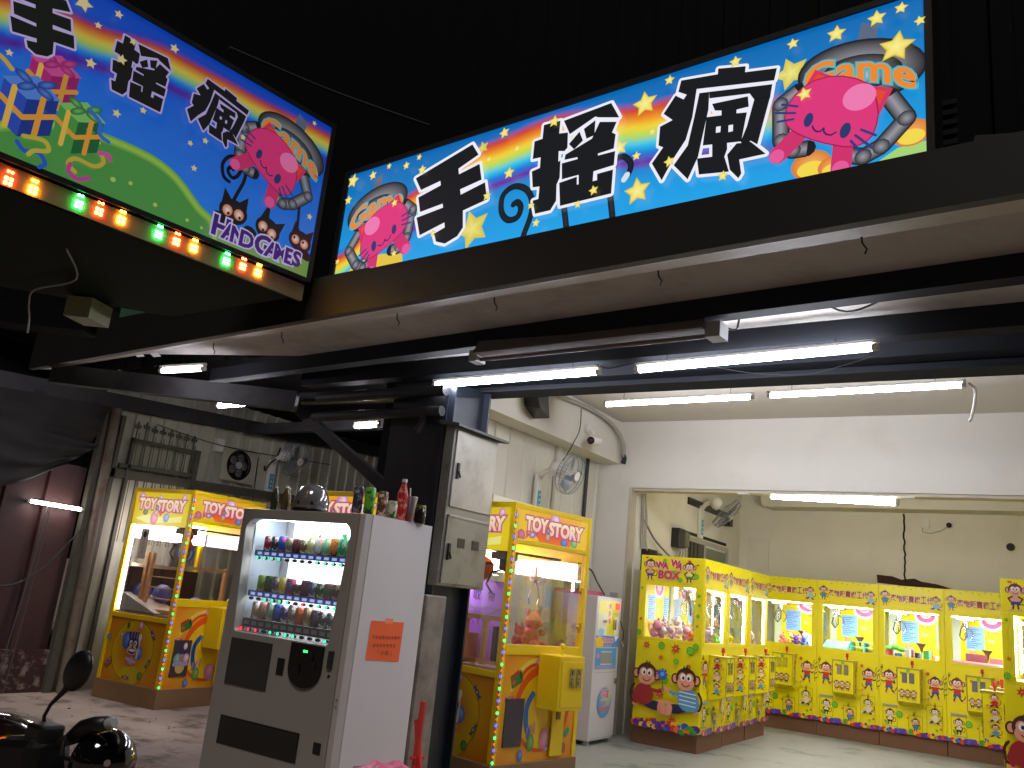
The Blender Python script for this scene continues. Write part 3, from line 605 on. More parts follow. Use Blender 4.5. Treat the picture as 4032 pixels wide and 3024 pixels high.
def sign_left():
    th = math.atan2(.15, 1.0)       # the board runs along (0.15, 1)
    root = empty('shop_sign', (-4.26, 1.01, 3.25), PI / 2 - th, 'tilted backlit shop sign at the left with gift boxes and three black cats', 'sign')
    Wd, Hh = 2.44, 1.06
    # local x runs along the board away from the street, local -y faces the shop front
    bx('light_box', m_dark, root, -1.2, Wd + .02, 0, .2, -.02, Hh + .02)
    f = MB(); f.box(-1.2, Wd + .03, -.012, 0, Hh, Hh + .03); f.box(Wd, Wd + .03, -.012, 0, -.02, Hh); f.box(-1.2, Wd, -.012, 0, -.03, 0); f.build('frame', m_black, root)
    A = Art((0, 0, 0), d=.00022); A.o = Vector((-.6, 0, 0)); 
    sign_bg(A, Wd + .6, Hh, '0848c8', '2c88f8', lambda u: lerp(u - .6, [(-.6, .35), (0.4, .62), (.85, .74), (1.35, .85), (1.83, .87), (2.4, .90)]), lambda u: lerp(u, [(0, .34), (3, .24)]), ['1a40c0', 'b83a30', 'd88a34', 'd8c850', '9cc860', '3098e0', '0848d0', '5a1c98', '1450d8'])
    A.o = Vector((0, 0, 0))
    hill = smooth_path([(-.6, .02), (-.2, .18), (.3, .10), (.55, .1), (.642, .125), (.775, .215), (.95, .27), (1.111, .300), (1.349, .304), (1.513, .255), (1.666, .145), (1.76, .10), (1.80, 0)], 3)
    P = hill + [(1.80, 0), (-.6, 0)]
    A.poly([(1.60, .0), (1.70, .10), (1.9, .125), (2.2, .11), (2.44, .12), (2.44, 0)], '7aa850'); A.poly(P, '4f9a48'); A.stroke(hill, .05, '74b44a'); A.stroke(hill, .025, '9cca50')
    for x, y, r in ((.76, .17, .018), (1.19, .10, .014), (1.28, .12, .011), (1.43, .06, .012), (1.62, .05, .010), (1.71, .04, .009), (1.08, .26, .01)): A.ell(x, y, r, r, 'b0d070')
    giftbox(A, .69, .36, .95, 'b82878', '98206a', 'd05098', 'd89a40')
    giftbox(A, .60, .17, 1.05, '2a50c0', '183890', '5888e0')
    giftbox(A, .86, .19, .92, '4a9c48', '1e6438', '7cc468')
    giftbox(A, .30, .20, 1.0, 'a83070', '802058', 'd05098')
    for P, c in (([(.72, .08), (.76, .05), (.82, .07), (.86, .03), (.84, -.0)], '2a5cc8'), ([(.74, .12), (.83, .14), (.86, .1), (.8, .07), (.78, .04)], 'c8b840'), ([(1.0, .05), (.96, .08), (.99, .12), (1.08, .12), (1.12, .16), (1.10, .2)], 'c8b040'), ([(.97, .08), (.97, .04), (1.02, .02), (1.07, .05)], 'c04898'), ([(1.0, .40), (1.06, .36), (1.07, .30), (1.12, .28)], '3870d0'), ([(1.09, .20), (1.13, .21), (1.15, .19)], 'd850a8'), ([(.46, .44), (.55, .46), (.62, .42)], 'd8b040')):
        A.stroke(smooth_path(P), .022, c)
    for P in ([(1.82, .455), (1.80, .462), (1.79, .43), (1.83, .405), (1.865, .46), (1.84, .53), (1.785, .525), (1.75, .46), (1.77, .39), (1.81, .372)], [(1.845, .54), (1.895, .50), (1.90, .42), (1.875, .33), (1.855, .26)]): A.stroke(smooth_path(P), .022, '0a0c12')
    A.stroke(smooth_path([(2.055, 0.52), (2.085, .4), (2.095, 0.24)]), .02, '0a0c12'); A.stroke(smooth_path([(2.29, 0.45), (2.30, .35), (2.31, 0.22)]), .02, '0a0c12')
    cat(A, 2.13, .655, .98, rot=-.02)
    glyph(A, SHOU, to=(.52, .545, .855, .90), wl=.022, white='c8b8f0', dark='0f1610'); glyph(A, YAO, to=(1.04, .560, 1.345, .895), wl=.020, white='c0b0ec', dark='0f1312'); glyph(A, FENG, FH, to=(1.475, .555, 1.838, .905), wl=.018, white='c0b0ec', dark='0f1316')
    stars(A, STL, 'c8b070', 'e8d8a0')
    blackcat(A, 1.86, .195, .082, .0); blackcat(A, 2.095, .180, .078, -.35, (.3, -.25)); blackcat(A, 2.325, .195, .074, -.15, (-.3, .1)); [A.ell(x, y, .045, .03, '0a0a0c', rot=-.3) for x, y in ((1.78, .13), (1.985, .12), (2.38, .12))]
    for i, (ch, x) in enumerate(zip('HAND GAMES', [1.755, 1.815, 1.872, 1.93, 0, 2.03, 2.10, 2.165, 2.24, 2.295])):
        if ch == ' ': continue
        y = .020 - .012 * math.sin((x - 1.75) * 4.5) + (x - 1.75) * .03
        A.text(ch, x, y, .092 if ch not in 'HG' else .112, '4a1e8c', off=.04, outs=((.10, 'd8c8f4'),), top='3a1878')
    A.build('artwork', root, printmat('backlit_left_sign', glow=.55))
    # LED modules under the board
    st = empty('led_light_strip', (-4.26, 1.01, 3.25), PI / 2 - th, 'strip of green and orange led lights under the left sign', 'light strip')
    MB().box(-1.2, Wd, .004, .03, -.15, -.045).build('rail', mat('pale_dusty_rail', '8a7c58', .5), st)
    for i, (u, v) in enumerate([(.732, -.112), (.843, -.108), (1.059, -.09), (1.161, -.086), (1.277, -.085), (1.484, -.083), (1.587, -.084), (1.692, -.081), (1.897, -.083), (2.004, -.075), (2.108, -.076), (.60, -.112), (.42, -.11), (.25, -.11)]):
        gr = i in (2, 5, 8, 12); k = 'green' if gr else ('red' if i in (3, 6, 9, 0) else 'amber'); c = {'green': '30ff70', 'red': 'ff4a20', 'amber': 'ff9a20'}[k]
        b = MB()
        for dx in (-.011, .011):
            for dz in (-.012, .012): b.box(u + dx - .007, u + dx + .007, -.006, .004, v - .01 + dz - .007, v - .01 + dz + .007)
        for dx in (-.009, .009): b.box(u + dx - .005, u + dx + .005, -.003, .004, v + .033, v + .043)
        b.build('led_module', emat('led_' + k, c, {'green': 80, 'red': 80, 'amber': 80}[k]), st)
sign_left()
# dark soffit under the left sign, its beam and the stub box
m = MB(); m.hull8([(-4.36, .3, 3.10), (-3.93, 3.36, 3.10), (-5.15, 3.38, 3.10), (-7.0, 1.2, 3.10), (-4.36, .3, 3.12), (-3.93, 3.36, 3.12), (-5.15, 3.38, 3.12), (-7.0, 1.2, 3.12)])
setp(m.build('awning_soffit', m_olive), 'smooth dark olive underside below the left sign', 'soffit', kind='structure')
# ------------------------------------------------------------------ printed cartoon bits
def monkey(A, x, y, h, shirt='c02028', shorts='1e4c9c', pose='stand', face='e8a890', fur='5a2a1a', mir=1, bare=False, flower=False):
    """a small cartoon monkey, h = its height, (x, y) = middle of its foot line"""
    s = h / 2.2; T = lambda a, b: (x + mir * a * s, y + b * s)
    L = lambda P, w, c: A.stroke([T(*p) for p in P], w * s, c)
    hy = 1.62
    if pose == 'sit':
        hy = 1.55
        L(smooth_path([(.45, .35), (.85, .55), (.95, .95), (.8, 1.05)], 3), .09, fur)
        L([(-.1, .35), (-.55, .12), (-.75, .05)], .26, '22284c'); L([(.15, .3), (.35, .1), (.6, .02)], .26, '22284c')
        A.ell(*T(.05, .62), .42 * s, .48 * s, shirt); L([(-.25, .85), (-.55, .6)], .17, shirt); L([(.35, .85), (.6, .75)], .17, shirt)
        A.ell(*T(-.82, .12), .16 * s, .24 * s, face); A.ell(*T(.75, .05), .22 * s, .13 * s, face)
    elif pose == 'feet':     # sits with the soles towards the viewer
        L(smooth_path([(-.35, .4), (-.68, .35), (-.78, .8), (-.62, 1.1)], 4), .10, fur); A.ell(*T(-.55, .22), .13 * s, .09 * s, face)
        L([(-.2, .4), (.35, .22), (.75, .18)], .30, '241c44'); L([(-.2, .35), (.4, .35), (.9, .3)], .26, '2a2250')
        A.ell(*T(-.12, .72), .50 * s, .50 * s, shirt); L([(-.45, .95), (-.62, .55), (-.5, .3)], .17, shirt); L([(.25, .95), (.6, .92), (.8, 1.02)], .16, shirt)
        if shirt == '5a9cc8':
            for q in (.5, .68, .86, 1.03): L([(-.5, q - .03), (.28, q + .03)], .05, 'dce8ec')
        A.ell(*T(.86, 1.06), .11 * s, .11 * s, face)
        for q in (.78, 1.08): A.ell(*T(q, .22), .17 * s, .32 * s, 'd88c6c'); A.ell(*T(q, .22), .14 * s, .29 * s, face); [A.ell(*T(q - .1 + .066 * k, .50), .038 * s, .05 * s, face) for k in range(4)]
    elif pose == 'swing':
        A.stroke([T(-.85, .15), T(-.8, .8), T(-.9, 1.4), T(-.7, 2.1), T(-.85, 2.4)], .05 * s, '2c5a20')
        for q in (.5, 1.0, 1.6, 2.0): A.ell(*T(-.95, q), .10 * s, .05 * s, '3a7a28', rot=.6)
        L(smooth_path([(.1, .5), (.4, .2), (.6, .3), (.7, .55)], 3), .07, fur)
        L([(-.15, .5), (-.3, .1), (-.2, -.05)], .13, fur); L([(.15, .5), (.35, .15), (.5, 0)], .13, fur); A.ell(*T(-.25, -.05), .17 * s, .09 * s, face); A.ell(*T(.52, 0), .17 * s, .09 * s, face)
        A.poly([T(-.3, .75), T(.3, .75), T(.38, .42), T(0, .5), T(-.38, .42)], shorts); A.poly([T(-.28, 1.15), T(.28, 1.15), T(.32, .7), T(-.32, .7)], shirt)
        L([(-.25, 1.1), (-.55, 1.0), (-.8, 1.15)], .11, fur); L([(.25, 1.08), (.55, .95), (.45, 1.25)], .11, fur); A.ell(*T(-.82, 1.17), .09 * s, .09 * s, face); A.ell(*T(.45, 1.28), .09 * s, .09 * s, face)
    else:
        L(smooth_path([(.2, .6), (.6, .5), (.75, .85), (.6, 1.1)], 3), .07, fur)
        for q in (-.2, .2): L([(q * .7, .5), (q, .1)], .13, fur); A.ell(*T(q * 1.5, .05), .2 * s, .08 * s, face)
        A.poly([T(-.3, .78), T(.3, .78), T(.34, .42), T(0, .5), T(-.34, .42)], shorts)
        A.poly([T(-.22, 1.18), T(.22, 1.18), T(.32, .72), T(-.32, .72)], face if bare else shirt)
        L([(-.22, 1.1), (-.5, .95), (-.35, .7)], .12, fur); L([(.22, 1.1), (.5, .95), (.35, .7)], .12, fur)
    for q in (-1, 1): A.ell(*T(q * .52, hy), .2 * s, .24 * s, fur); A.ell(*T(q * .52, hy), .13 * s, .17 * s, face)
    A.ell(*T(0, hy + .06), .50 * s, .46 * s, fur, n=20); A.poly([T(-.12, hy + .45), T(-.02, hy + .66), T(.03, hy + .5), T(.14, hy + .62), T(.16, hy + .44)], fur)
    A.ell(*T(0, hy - .16), .42 * s, .32 * s, face, n=18); A.ell(*T(-.17, hy + .08), .2 * s, .22 * s, face); A.ell(*T(.17, hy + .08), .2 * s, .22 * s, face)
    for q in (-.15, .15): A.ell(*T(q, hy + .09), .13 * s, .16 * s, 'f8f8f4', n=12); A.ell(*T(q * .85, hy + .06), .06 * s, .08 * s, '14100e', n=10)
    L([(-.18, hy - .22), (-.05, hy - .31), (.1, hy - .3), (.2, hy - .2)], .05, '8a2c2c')
    if flower:
        L([(.86, 1.0), (.8, 1.5)], .05, '3a7a28')
        for k in range(8): A.ell(*T(.8 + .17 * math.cos(k * PI / 4), 1.72 + .17 * math.sin(k * PI / 4)), .10 * s, .06 * s, '2460c8', rot=k * PI / 4)
        A.ell(*T(.8, 1.72), .10 * s, .10 * s, '68b0f0')
def redflower(A, x, y, r, c='b8202c'):
    A.star(x, y, r, c, rot=.3, cc='e04838', n=7, inner=.45); A.ell(x, y, r * .16, r * .16, 'f0c040')
def lime(A, x, y, r):
    A.ell(x, y, r, r, '3a9c20', n=14); A.ell(x, y, r * .75, r * .75, '86cc30', n=14); A.stroke([(x - r * .6, y), (x + r * .6, y)], r * .1, '3a9c20'); A.stroke([(x, y - r * .6), (x, y + r * .6)], r * .1, '3a9c20')
BALLC = ['5a2490', 'd03828', '2848b8', 'f0c020', '3a9c28', 'e86820', '6a30a0', '2a60c8']
def ballrow(A, x0, x1, y, r, seed=1):
    rg = random.Random(seed); x = x0
    while x < x1:
        q = r * rg.uniform(.5, 1.1); c = rg.choice(BALLC); hgt = y + rg.uniform(.2, 1) * r
        if rg.random() < .35: A.poly([(x, y - r * .2), (min(x1, x + q * 1.6), y - r * .2), (min(x1, x + q * 1.5), hgt + q * .5), (x + q * .2, hgt + q * .3)], c)
        else: A.ell(x + q * .5, hgt - q * .2, q * .8, q * .7, c, n=12)
        x += q * .8
# ------------------------------------------------------------------ yellow monkey claw machines
WB, WD, WH = .84, .78, 2.08       # width, depth, height
m_pink = mat('pink_fur', 'f0a0b8', .95, n=.1, ns=20); m_lamp = emat('cabinet_lamp', 'f8f8ff', 100)
def wawa(side=0, dx=1.0):
    """local frame: front faces -y, base centre of the front edge at the origin; side -1/+1 closes that side with the printed panel"""
    r = empty('claw_machine'); h = WB / 2
    pl = MB(); pl.box(-h + .004, h - .004, .012, WD, 0, .2); pl.build('plinth', m_plb, r)
    b = MB(); b.box(-h, h, 0, WD, .2, 1.12); b.box(-h, h, 0, WD, 1.77, WH); b.box(-h, h, WD - .03, WD, 1.12, 1.77)
    for sx in (-1, 1):
        b.box(min(sx * h, sx * (h - .05)), max(sx * h, sx * (h - .05)), 0, .05, 1.12, 1.77)
        if side == sx:
            x0, x1 = sorted((sx * h, sx * (h - .02)))
            b.box(x0, x1, .05, .10, 1.12, 1.77); b.box(x0, x1, .70, WD - .03, 1.12, 1.77); b.box(x0, x1, .10, .70, 1.12, 1.16); b.box(x0, x1, .10, .70, 1.74, 1.77)
    b.build('cabinet', m_yel, r, .004)
    f = MB()
    x0, x1, z0, z1 = -h + .05, h - .05, 1.12, 1.77
    f.box(x0, x0 + .03, -.006, .02, z0, z1); f.box(x1 - .03, x1, -.006, .02, z0, z1); f.box(x0 + .03, x1 - .03, -.006, .02, z0, z0 + .04); f.box(x0 + .03, x1 - .03, -.006, .02, z1 - .03, z1)
    f.box(-h + .012, -h + .02, -.003, 0, .2, WH - .02); f.box(h - .02, h - .012, -.003, 0, .2, WH - .02)
    f.build('window_frame', m_yel, r, .003)
    g_ = MB(); g_.box(x0 + .03, x1 - .03, .004, .008, z0 + .04, z1 - .03); g_.build('window_glass', GLASS, r)
    for sx in (-1, 1):
        if side == sx: continue
        MB().box(*sorted((sx * (h - .006), sx * (h - .003))), .05, WD - .03, 1.12, 1.77).build('side_glass', GLASS, r)
    if side: MB().box(*sorted((side * (h - .012), side * (h - .009))), .10, .70, 1.16, 1.74).build('side_glass', GLASS, r)
    bx('play_floor', m_wht2, r, -h + .02, h - .02, .03, WD - .03, 1.121, 1.135)
    bx('tube_lamp', m_lamp, r, -h + .09, h - .09, .03, .07, 1.735, 1.755)
    bx('tube_lamp', m_lamp, r, h - .075, h - .06, .03, .05, 1.17, 1.72)
    # interior poster on the rear wall
    A = Art((-h + .02, WD - .031, 1.12)); w = WB - .04; A.poly([(0, 0), (w, 0), (w, .65), (0, .65)], 'f4e200')
    A.ell(w * .62, .60, .16, .12, 'f4f0f4', n=20); A.ell(w * .62, .60, .12, .085, 'd060a8', n=20); A.ell(w * .62, .63, .08, .06, 'f4f0f4', n=18)
    for x0_, wd_ in ((.17, .23), (.64, .16)):
        A.poly([(x0_, .22), (x0_ + wd_, .22), (x0_ + wd_, .52), (x0_, .52)], '8cbcf0')
        for k in range(10): A.stroke([(x0_ + .02, .25 + k * .026), (x0_ + .10 + (wd_ - .12) * ((k * 7) % 5) / 5, .25 + k * .026)], .008, '3468c8')
    A.poly([(0, 0), (.10, 0), (.10, .65), (0, .65)], 'd8e8c8')
    A.text('愛心發票', .44, .44, .03, 'c87830'); A.text('電話', .44, .33, .045, 'c8ccc0')
    A.poly([(.36, .23), (.50, .23), (.46, .17), (.44, .08), (.40, .18)], '4a2a10')
    for fx in (.30, .72): A.ell(fx, .12, .10, .05, '9c6040', rot=-.8); A.ell(fx, .12, .092, .043, 'f0b090', rot=-.8); [A.ell(fx - .085 + .018 * k, .20 - .002 * k * k, .012, .016, 'f0b090') for k in range(4)]
    A.build('rear_poster', r)
    # claw and its carriage
    c = MB(); c.box(-.30, -.08, .18, .36, 1.70, 1.735); c.box(-.37, .37, .25, .28, 1.735, 1.75); c.cyl((-.19, .27, 1.62), (-.19, .27, 1.70), .035); 
    for k in range(3):
        a = k * 2 * PI / 3 + .5; u = Vector((math.cos(a), math.sin(a), 0)); o = Vector((-.19, .27, 1.62)); c.tube([o, o + u * .075 + Vector((0, 0, -.03)), o + u * .095 + Vector((0, 0, -.10)), o + u * .05 + Vector((0, 0, -.17))], .008)
    c.build('claw', m_chrome, r, smooth='auto')
    MB().tube([(-.19, .27, 1.70), (-.24, .22, 1.60), (-.26, .21, 1.50), (-.22, .22, 1.44), (-.17, .23, 1.50), (-.18, .27, 1.62)], .009).build('coiled_cable', m_cable, r)
    # printed front
    A = Art((-h, 0, 0))
    A.poly([(.02, 1.80), (WB - .02, 1.80), (WB - .02, 2.065), (.02, 2.065)], 'f2e400')
    monkey(A, .085, 1.805, .20, '3088d0', '3088d0'); monkey(A, WB - .10, 1.80, .18, '9cc4e0', '2a3060', 'sit')
    for q in range(8): A.ell(.2 + q * .075, 2.04 + .012 * ((q * 5) % 3), .014, .005, '6ab030', rot=q)
    V = '選物販賣機工代'
    for i, ch in enumerate(V):
        A.w = .0040 + .0001 * i; A.text(ch, .160 + i * .078, 1.866, .086, 'fbeef0', w=.068, off=.05)
    for i, ch in enumerate(V):
        A.w = .0060; A.text(ch, .160 + i * .078, 1.866, .086, 'a01850', w=.068, off=.022)
    A.w = .001
    monkey(A, .13, .68, .30, 'd02820', '2858b8', 'swing'); monkey(A, WB - .13, .68, .28, 'd02820', '2858b8', 'swing', mir=-1)
    for (x, y, rr) in ((.62, .98, .03), (.50, .33, .018), (.77, .32, .02), (.36, .40, .016), (.08, .33, .018)): redflower(A, x, y, rr)
    for (x, y, rr) in ((.26, .43, .042), (.10, .31, .022), (.72, .30, .016)): lime(A, x, y, rr)
    A.stroke([(.50, .60), (.56, .585), (.58, .53), (.60, .59), (.66, .60), (.615, .63), (.63, .68), (.585, .65), (.54, .68), (.55, .63)], .006, 'b89820', closed=True)
    A.stroke([(.375, .245), (.545, .245), (.545, .44), (.375, .44)], .006, 'a89c10', closed=True); A.stroke([(.60, .235), (.79, .235), (.79, .60), (.60, .60)], .005, 'b4a814', closed=True)
    monkey(A, .46, .245, .17, '2878d0', '2878d0'); monkey(A, .70, .38, .20, face='e8d0a0', shirt='e8d8b0', shorts='1c1410', pose='sit')
    ballrow(A, .02, .82, .205, .045, 3)
    A.build('front_print', r)
    d = MB(); d.box(-h + .04, -h + .24, -.004, 0, .26, .52); pd = d.build('prize_door', m_yel, r, .004)
    d = MB(); d.box(-h + .045, -h + .235, -.022, -.002, .515, .54); d.build('lip', m_grey, pd)
    A = Art((-h + .04, -.0045, .26)); A.stroke([(.01, .01), (.19, .01), (.19, .25), (.01, .25)], .006, 'a89c10', closed=True); monkey(A, .10, .02, .21, 'e8d8c0', '1c1410', face='e8d0a8'); A.build('door_print', pd)
    # coin box
    x0, x1, z0, z1 = -.16, .13, .60, 1.02; dp = -.20
    cb = MB(); cb.hull8([(x0, dp, z0), (x1, dp, z0), (x1, -.002, z0 - .06), (x0, -.002, z0 - .06), (x0, dp, z1), (x1, dp, z1), (x1, -.002, z1), (x0, -.002, z1)]); cbo = cb.build('coin_box', m_yel, r, .004)
    cb = MB(); cb.box(x0 - .015, x1 + .015, dp - .015, -.002, z1, z1 + .012); cb.build('lid', mat('pale_gold_lid', 'c8bc50', .3, metal=.3), cbo)
    cb = MB()
    for a_ in ((x0, x0 + .008, z0, z1), (x1 - .008, x1, z0, z1), (x0 + .008, x1 - .008, z0, z0 + .008), (x0 + .008, x1 - .008, z1 - .008, z1)): cb.box(a_[0], a_[1], dp - .004, dp, a_[2], a_[3])
    cb.build('edge_trim', mat('brass_trim', '9a8a30', .35, metal=.6), cbo)
    for q in (-.065, .025):
        cs = MB(); cs.box(q - .032, q + .032, dp - .008, dp - .001, .84, .97); cs.box(q - .020, q + .020, dp - .014, dp - .008, .90, .96); cs.box(q - .022, q + .010, dp - .012, dp - .008, .855, .885); cs.build('coin_slot', m_chrome, cbo)
    js = MB(); js.lathe((.02, -.10, z1 + .012), [(.012, 0), (.010, .03), (.022, .04), (.018, .085), (.008, .09)], 12); js.build('joystick', m_red, r, smooth='auto')
    A = Art((x0, dp, z0)); redflower(A, .055, .36, .024); lime(A, .14, .39, .022)
    for q in (.06, .135, .21): monkey(A, q, .035, .13, 'e0c8a0', '603020', mir=1 if q < .1 else -1)
    A.build('box_print', cbo)
    A = Art((x1, dp, z0), (0, 1, 0)); [monkey(A, .10, .02 + .135 * k, .125, ['5a9cc8', 'e8d8c0', 'c02028'][k], '22284c', 'sit') for k in range(3)]; redflower(A, .04, .3, .012); A.build('box_side_print', cbo)
    A = Art((x0, 0, z0), (0, -1, 0)); [monkey(A, .10, .02 + .135 * k, .125, ['5a9cc8', 'e8d8c0', 'c02028'][k], '22284c', 'sit') for k in range(3)]; redflower(A, .17, .3, .012); A.build('box_side_print', cbo)
    for px, pz in ((.02, .45), (-h + .70, .60), (-h + .04, 1.0)):
        k = MB(); k.box(px - .012, px + .012, -.02, -.001, pz - .02, pz + .01); k.tube([(px - .008, -.01, pz + .01), (px - .008, -.01, pz + .03), (px + .008, -.01, pz + .03), (px + .008, -.01, pz + .01)], .003, 5); k.build('padlock', mat('brass', 'a08838', .35, metal=.9), r)
    if side:
        A = Art((-h, WD, 0), (0, -1, 0)) if side < 0 else Art((h, 0, 0), (0, 1, 0))
        A.w = .001
        monkey(A, .12, 1.79, .255, 'e8b0a0', '4a2a8c', bare=True); monkey(A, .60, 1.785, .25, 'f0e878', '3a7a28', face='e8b090')
        for t, x, y, hh, rt in (('W', .20, 1.935, .068, .15), ('A', .275, 1.94, .068, -.05), ('W', .375, 1.975, .068, -.1), ('A', .44, 1.955, .068, -.35)):
            A.text(t, x, y, hh, 'b82848', off=.05, rot=rt, outs=((.10, 'f0c0c8'),))
        A.text('BOX', .235, 1.825, .085, 'c02838', w=.25, off=.04, outs=((.095, '9a3a6a'), (.065, 'f0c0c8')))
        for x, y, rr in ((.30, 2.03, .02), (.43, 1.905, .02), (.69, 1.87, .03), (.50, 1.82, .025)): lime(A, x, y, rr)
        for x, y in ((.08, 2.05), (.60, 2.04), (.70, 2.0)): A.ell(x, y, .022, .008, 'c03028')
        for x, y, rr in ((.04, 1.70, .014), (.73, 1.66, .02), (.74, 1.56, .018), (.73, 1.44, .02), (.03, 1.2, .03), (.32, 1.08, .04), (.66, 1.06, .045), (.72, 1.11, .035), (.50, .93, .03), (.38, .72, .04)): lime(A, x, y, rr)
        for x, y, rr in ((.14, 1.07, .05), (.49, 1.065, .062), (.32, .95, .036), (.65, .89, .036), (.33, .56, .055), (.49, .30, .055), (.05, 1.35, .025), (.73, 1.33, .02)): redflower(A, x, y, rr)
        monkey(A, .165, .37, .52, 'a02828', '2a2250', 'feet', face='eaa080', fur='4a2414', flower=True); monkey(A, .635, .37, .52, '5a9cc8', '2a2250', 'feet', face='eaa080', fur='3a1c10', mir=-1)
        ballrow(A, .02, .76, .215, .065, 9); ballrow(A, .02, .76, .205, .045, 5)
        A.build('side_print', r)
    return r
def plush(bm, x, y, z, s, rot=0):
    c, q = math.cos(rot), math.sin(rot); P = lambda a, b, d: (x + (a * c - b * q) * s, y + (a * q + b * c) * s, z + d * s)
    bm.sphere(P(0, 0, .42), .42 * s, 1, .85, 1, 12, 8); bm.sphere(P(0, -.12, 1.02), .36 * s, 1.05, .9, .95, 12, 8)
    for k in (-1, 1):
        bm.sphere(P(k * .28, -.05, 1.36), .13 * s, 1, .6, 1.1, 8, 6); bm.sphere(P(k * .42, -.25, .6), .14 * s, 1, 1.5, 1, 8, 6); bm.sphere(P(k * .25, -.45, .15), .16 * s, 1, 1.6, 1, 8, 6)
    bm.sphere(P(0, -.46, .94), .13 * s, 1.2, .7, .8, 8, 6)
def toy(parent_xf, x, y, z, s, col, label, rot=0, group=None):
    b = MB(); plush(b, 0, 0, 0, s, 0); o = b.build('plush_toy', mat('plush_' + col, col, .95, n=.12, ns=30), None, smooth=True)
    wx = parent_xf @ Vector((x, y, z)); o.location = wx; o.rotation_euler = (random.uniform(-.5, .5), random.uniform(-.6, .6), rot)
    return setp(o, label, 'plush toy', group)
GL = 'claw machines in the left row'; GB = 'claw machines in the back row'
wb_side = wawa(-1); wb = wawa(0)
def place(o, x, y, rz, label, group, sc=(1, 1, 1)):
    o.location = (x, y, 0); o.rotation_euler = (0, 0, rz); o.scale = sc; return setp(o, label, 'claw machine', group)
m1 = place(wb_side, -3.37, 9.41 + .42, PI / 2, 'yellow claw machine of the left row whose side reads WA WA BOX', GL)
m2 = place(copy_tree(wb), -3.385, 9.41 + .89 + .42, PI / 2, 'yellow claw machine in the middle of the left row', GL)
m3 = place(copy_tree(wb), -3.385, 9.41 + 1.76 + .42, PI / 2, 'yellow claw machine at the far end of the left row', GL)
lbs = ['yellow claw machine in the back row, half hidden behind the left row', 'yellow claw machine in the back row with teal shelves inside', 'yellow claw machine in the back row filled with small boxed goods', 'yellow claw machine in the back row with a pink and white shelf', 'yellow claw machine in the back row, hidden by the right row']
bk = []
for i, lb in enumerate(lbs):
    o = wb if i == 0 else copy_tree(wb)
    bk.append(place(o, -3.79 + i * .825 + .41, 13.05, 0, lb, GB, (.98, 1, 1.025)))
wr = wawa(1)
m9 = place(wr, -.47, 9.41 + .42, -PI / 2, 'yellow claw machine at the right edge with a shirtless monkey on its side', 'claw machines in the right row')
m10 = place(copy_tree(wb), -.455, 9.41 + .89 + .42, -PI / 2, 'yellow claw machine just beyond the one at the right edge', 'claw machines in the right row')
for o in list(bpy.data.objects):     # depth of the shared side width fix: nothing to do here
    break
bpy.context.view_layer.update()
def fill(mo, items, where):
    X = Matrix.Translation(mo.location) @ mo.rotation_euler.to_matrix().to_4x4() @ Matrix.Diagonal((*mo.scale, 1))
    for i, (x, y, z, s, c, nm) in enumerate(items): toy(X, x, y, 1.14 + z, s, c, nm + ' ' + where, rot=mo.rotation_euler.z + random.uniform(-.8, .8))
fill(m1, [(-.28, .10, .0, .12, 'f09cb4', 'pink plush'), (-.24, .24, .0, .13, 'f4b4c0', 'pale pink plush'), (-.26, .38, .02, .12, 'f2c8cc', 'blush plush bear'), (-.22, .52, .06, .13, 'd8d0d4', 'white plush bear'), (-.25, .64, .02, .16, 'ef90aa', 'big rose plush'),
          (-.05, .12, .02, .12, 'a48cd8', 'violet plush with white cap'), (-.05, .62, .1, .12, 'e0c8d0', 'grey pink plush'), (.22, .10, .12, .15, 'e8b48c', 'tan plush bear'), (.10, .12, .0, .13, 'f0a8b8', 'rose plush'), (.3, .1, .0, .12, '3cbc50', 'green plush'), (-.33, .16, -.01, .10, 'f0884c', 'orange plush'), (-.10, .35, .08, .14, 'ecdce0', 'off white plush'), (.2, .3, 0, .14, '50c860', 'bright green plush'), (.12, .2, .0, .11, 'f0b040', 'golden plush')], 'in the WA WA BOX machine')
fill(m2, [(.0, .12, -.02, .1, 'f0d840', 'yellow plush'), (.2, .2, .0, .1, 'f0c860', 'buff plush'), (.1, .3, .0, .12, '70c8c0', 'teal plush')], 'in the middle machine of the left row')
fill(m3, [(-.15, .1, 0, .12, 'e870a0', 'hot pink plush'), (.05, .12, 0, .11, 'b8c8d8', 'pale blue plush'), (.2, .2, 0, .12, 'e8e0d8', 'cream plush')], 'in the end machine of the left row')
fill(bk[0], [(.0, .14, 0, .12, 'f0e070', 'lemon plush'), (.10, .12, 0, .11, '7a40b0', 'purple plush'), (.2, .12, 0, .12, '3858b8', 'blue plush with red scarf'), (.30, .13, 0, .12, 'e8e4e4', 'white plush'), (.14, .3, .05, .13, 'f0a0b0', 'pink plush'), (.3, .3, .06, .12, 'd8e0f0', 'ice blue plush'), (-.1, .2, 0, .12, 'f08070', 'coral plush')], 'in the back row machine beside the left row')
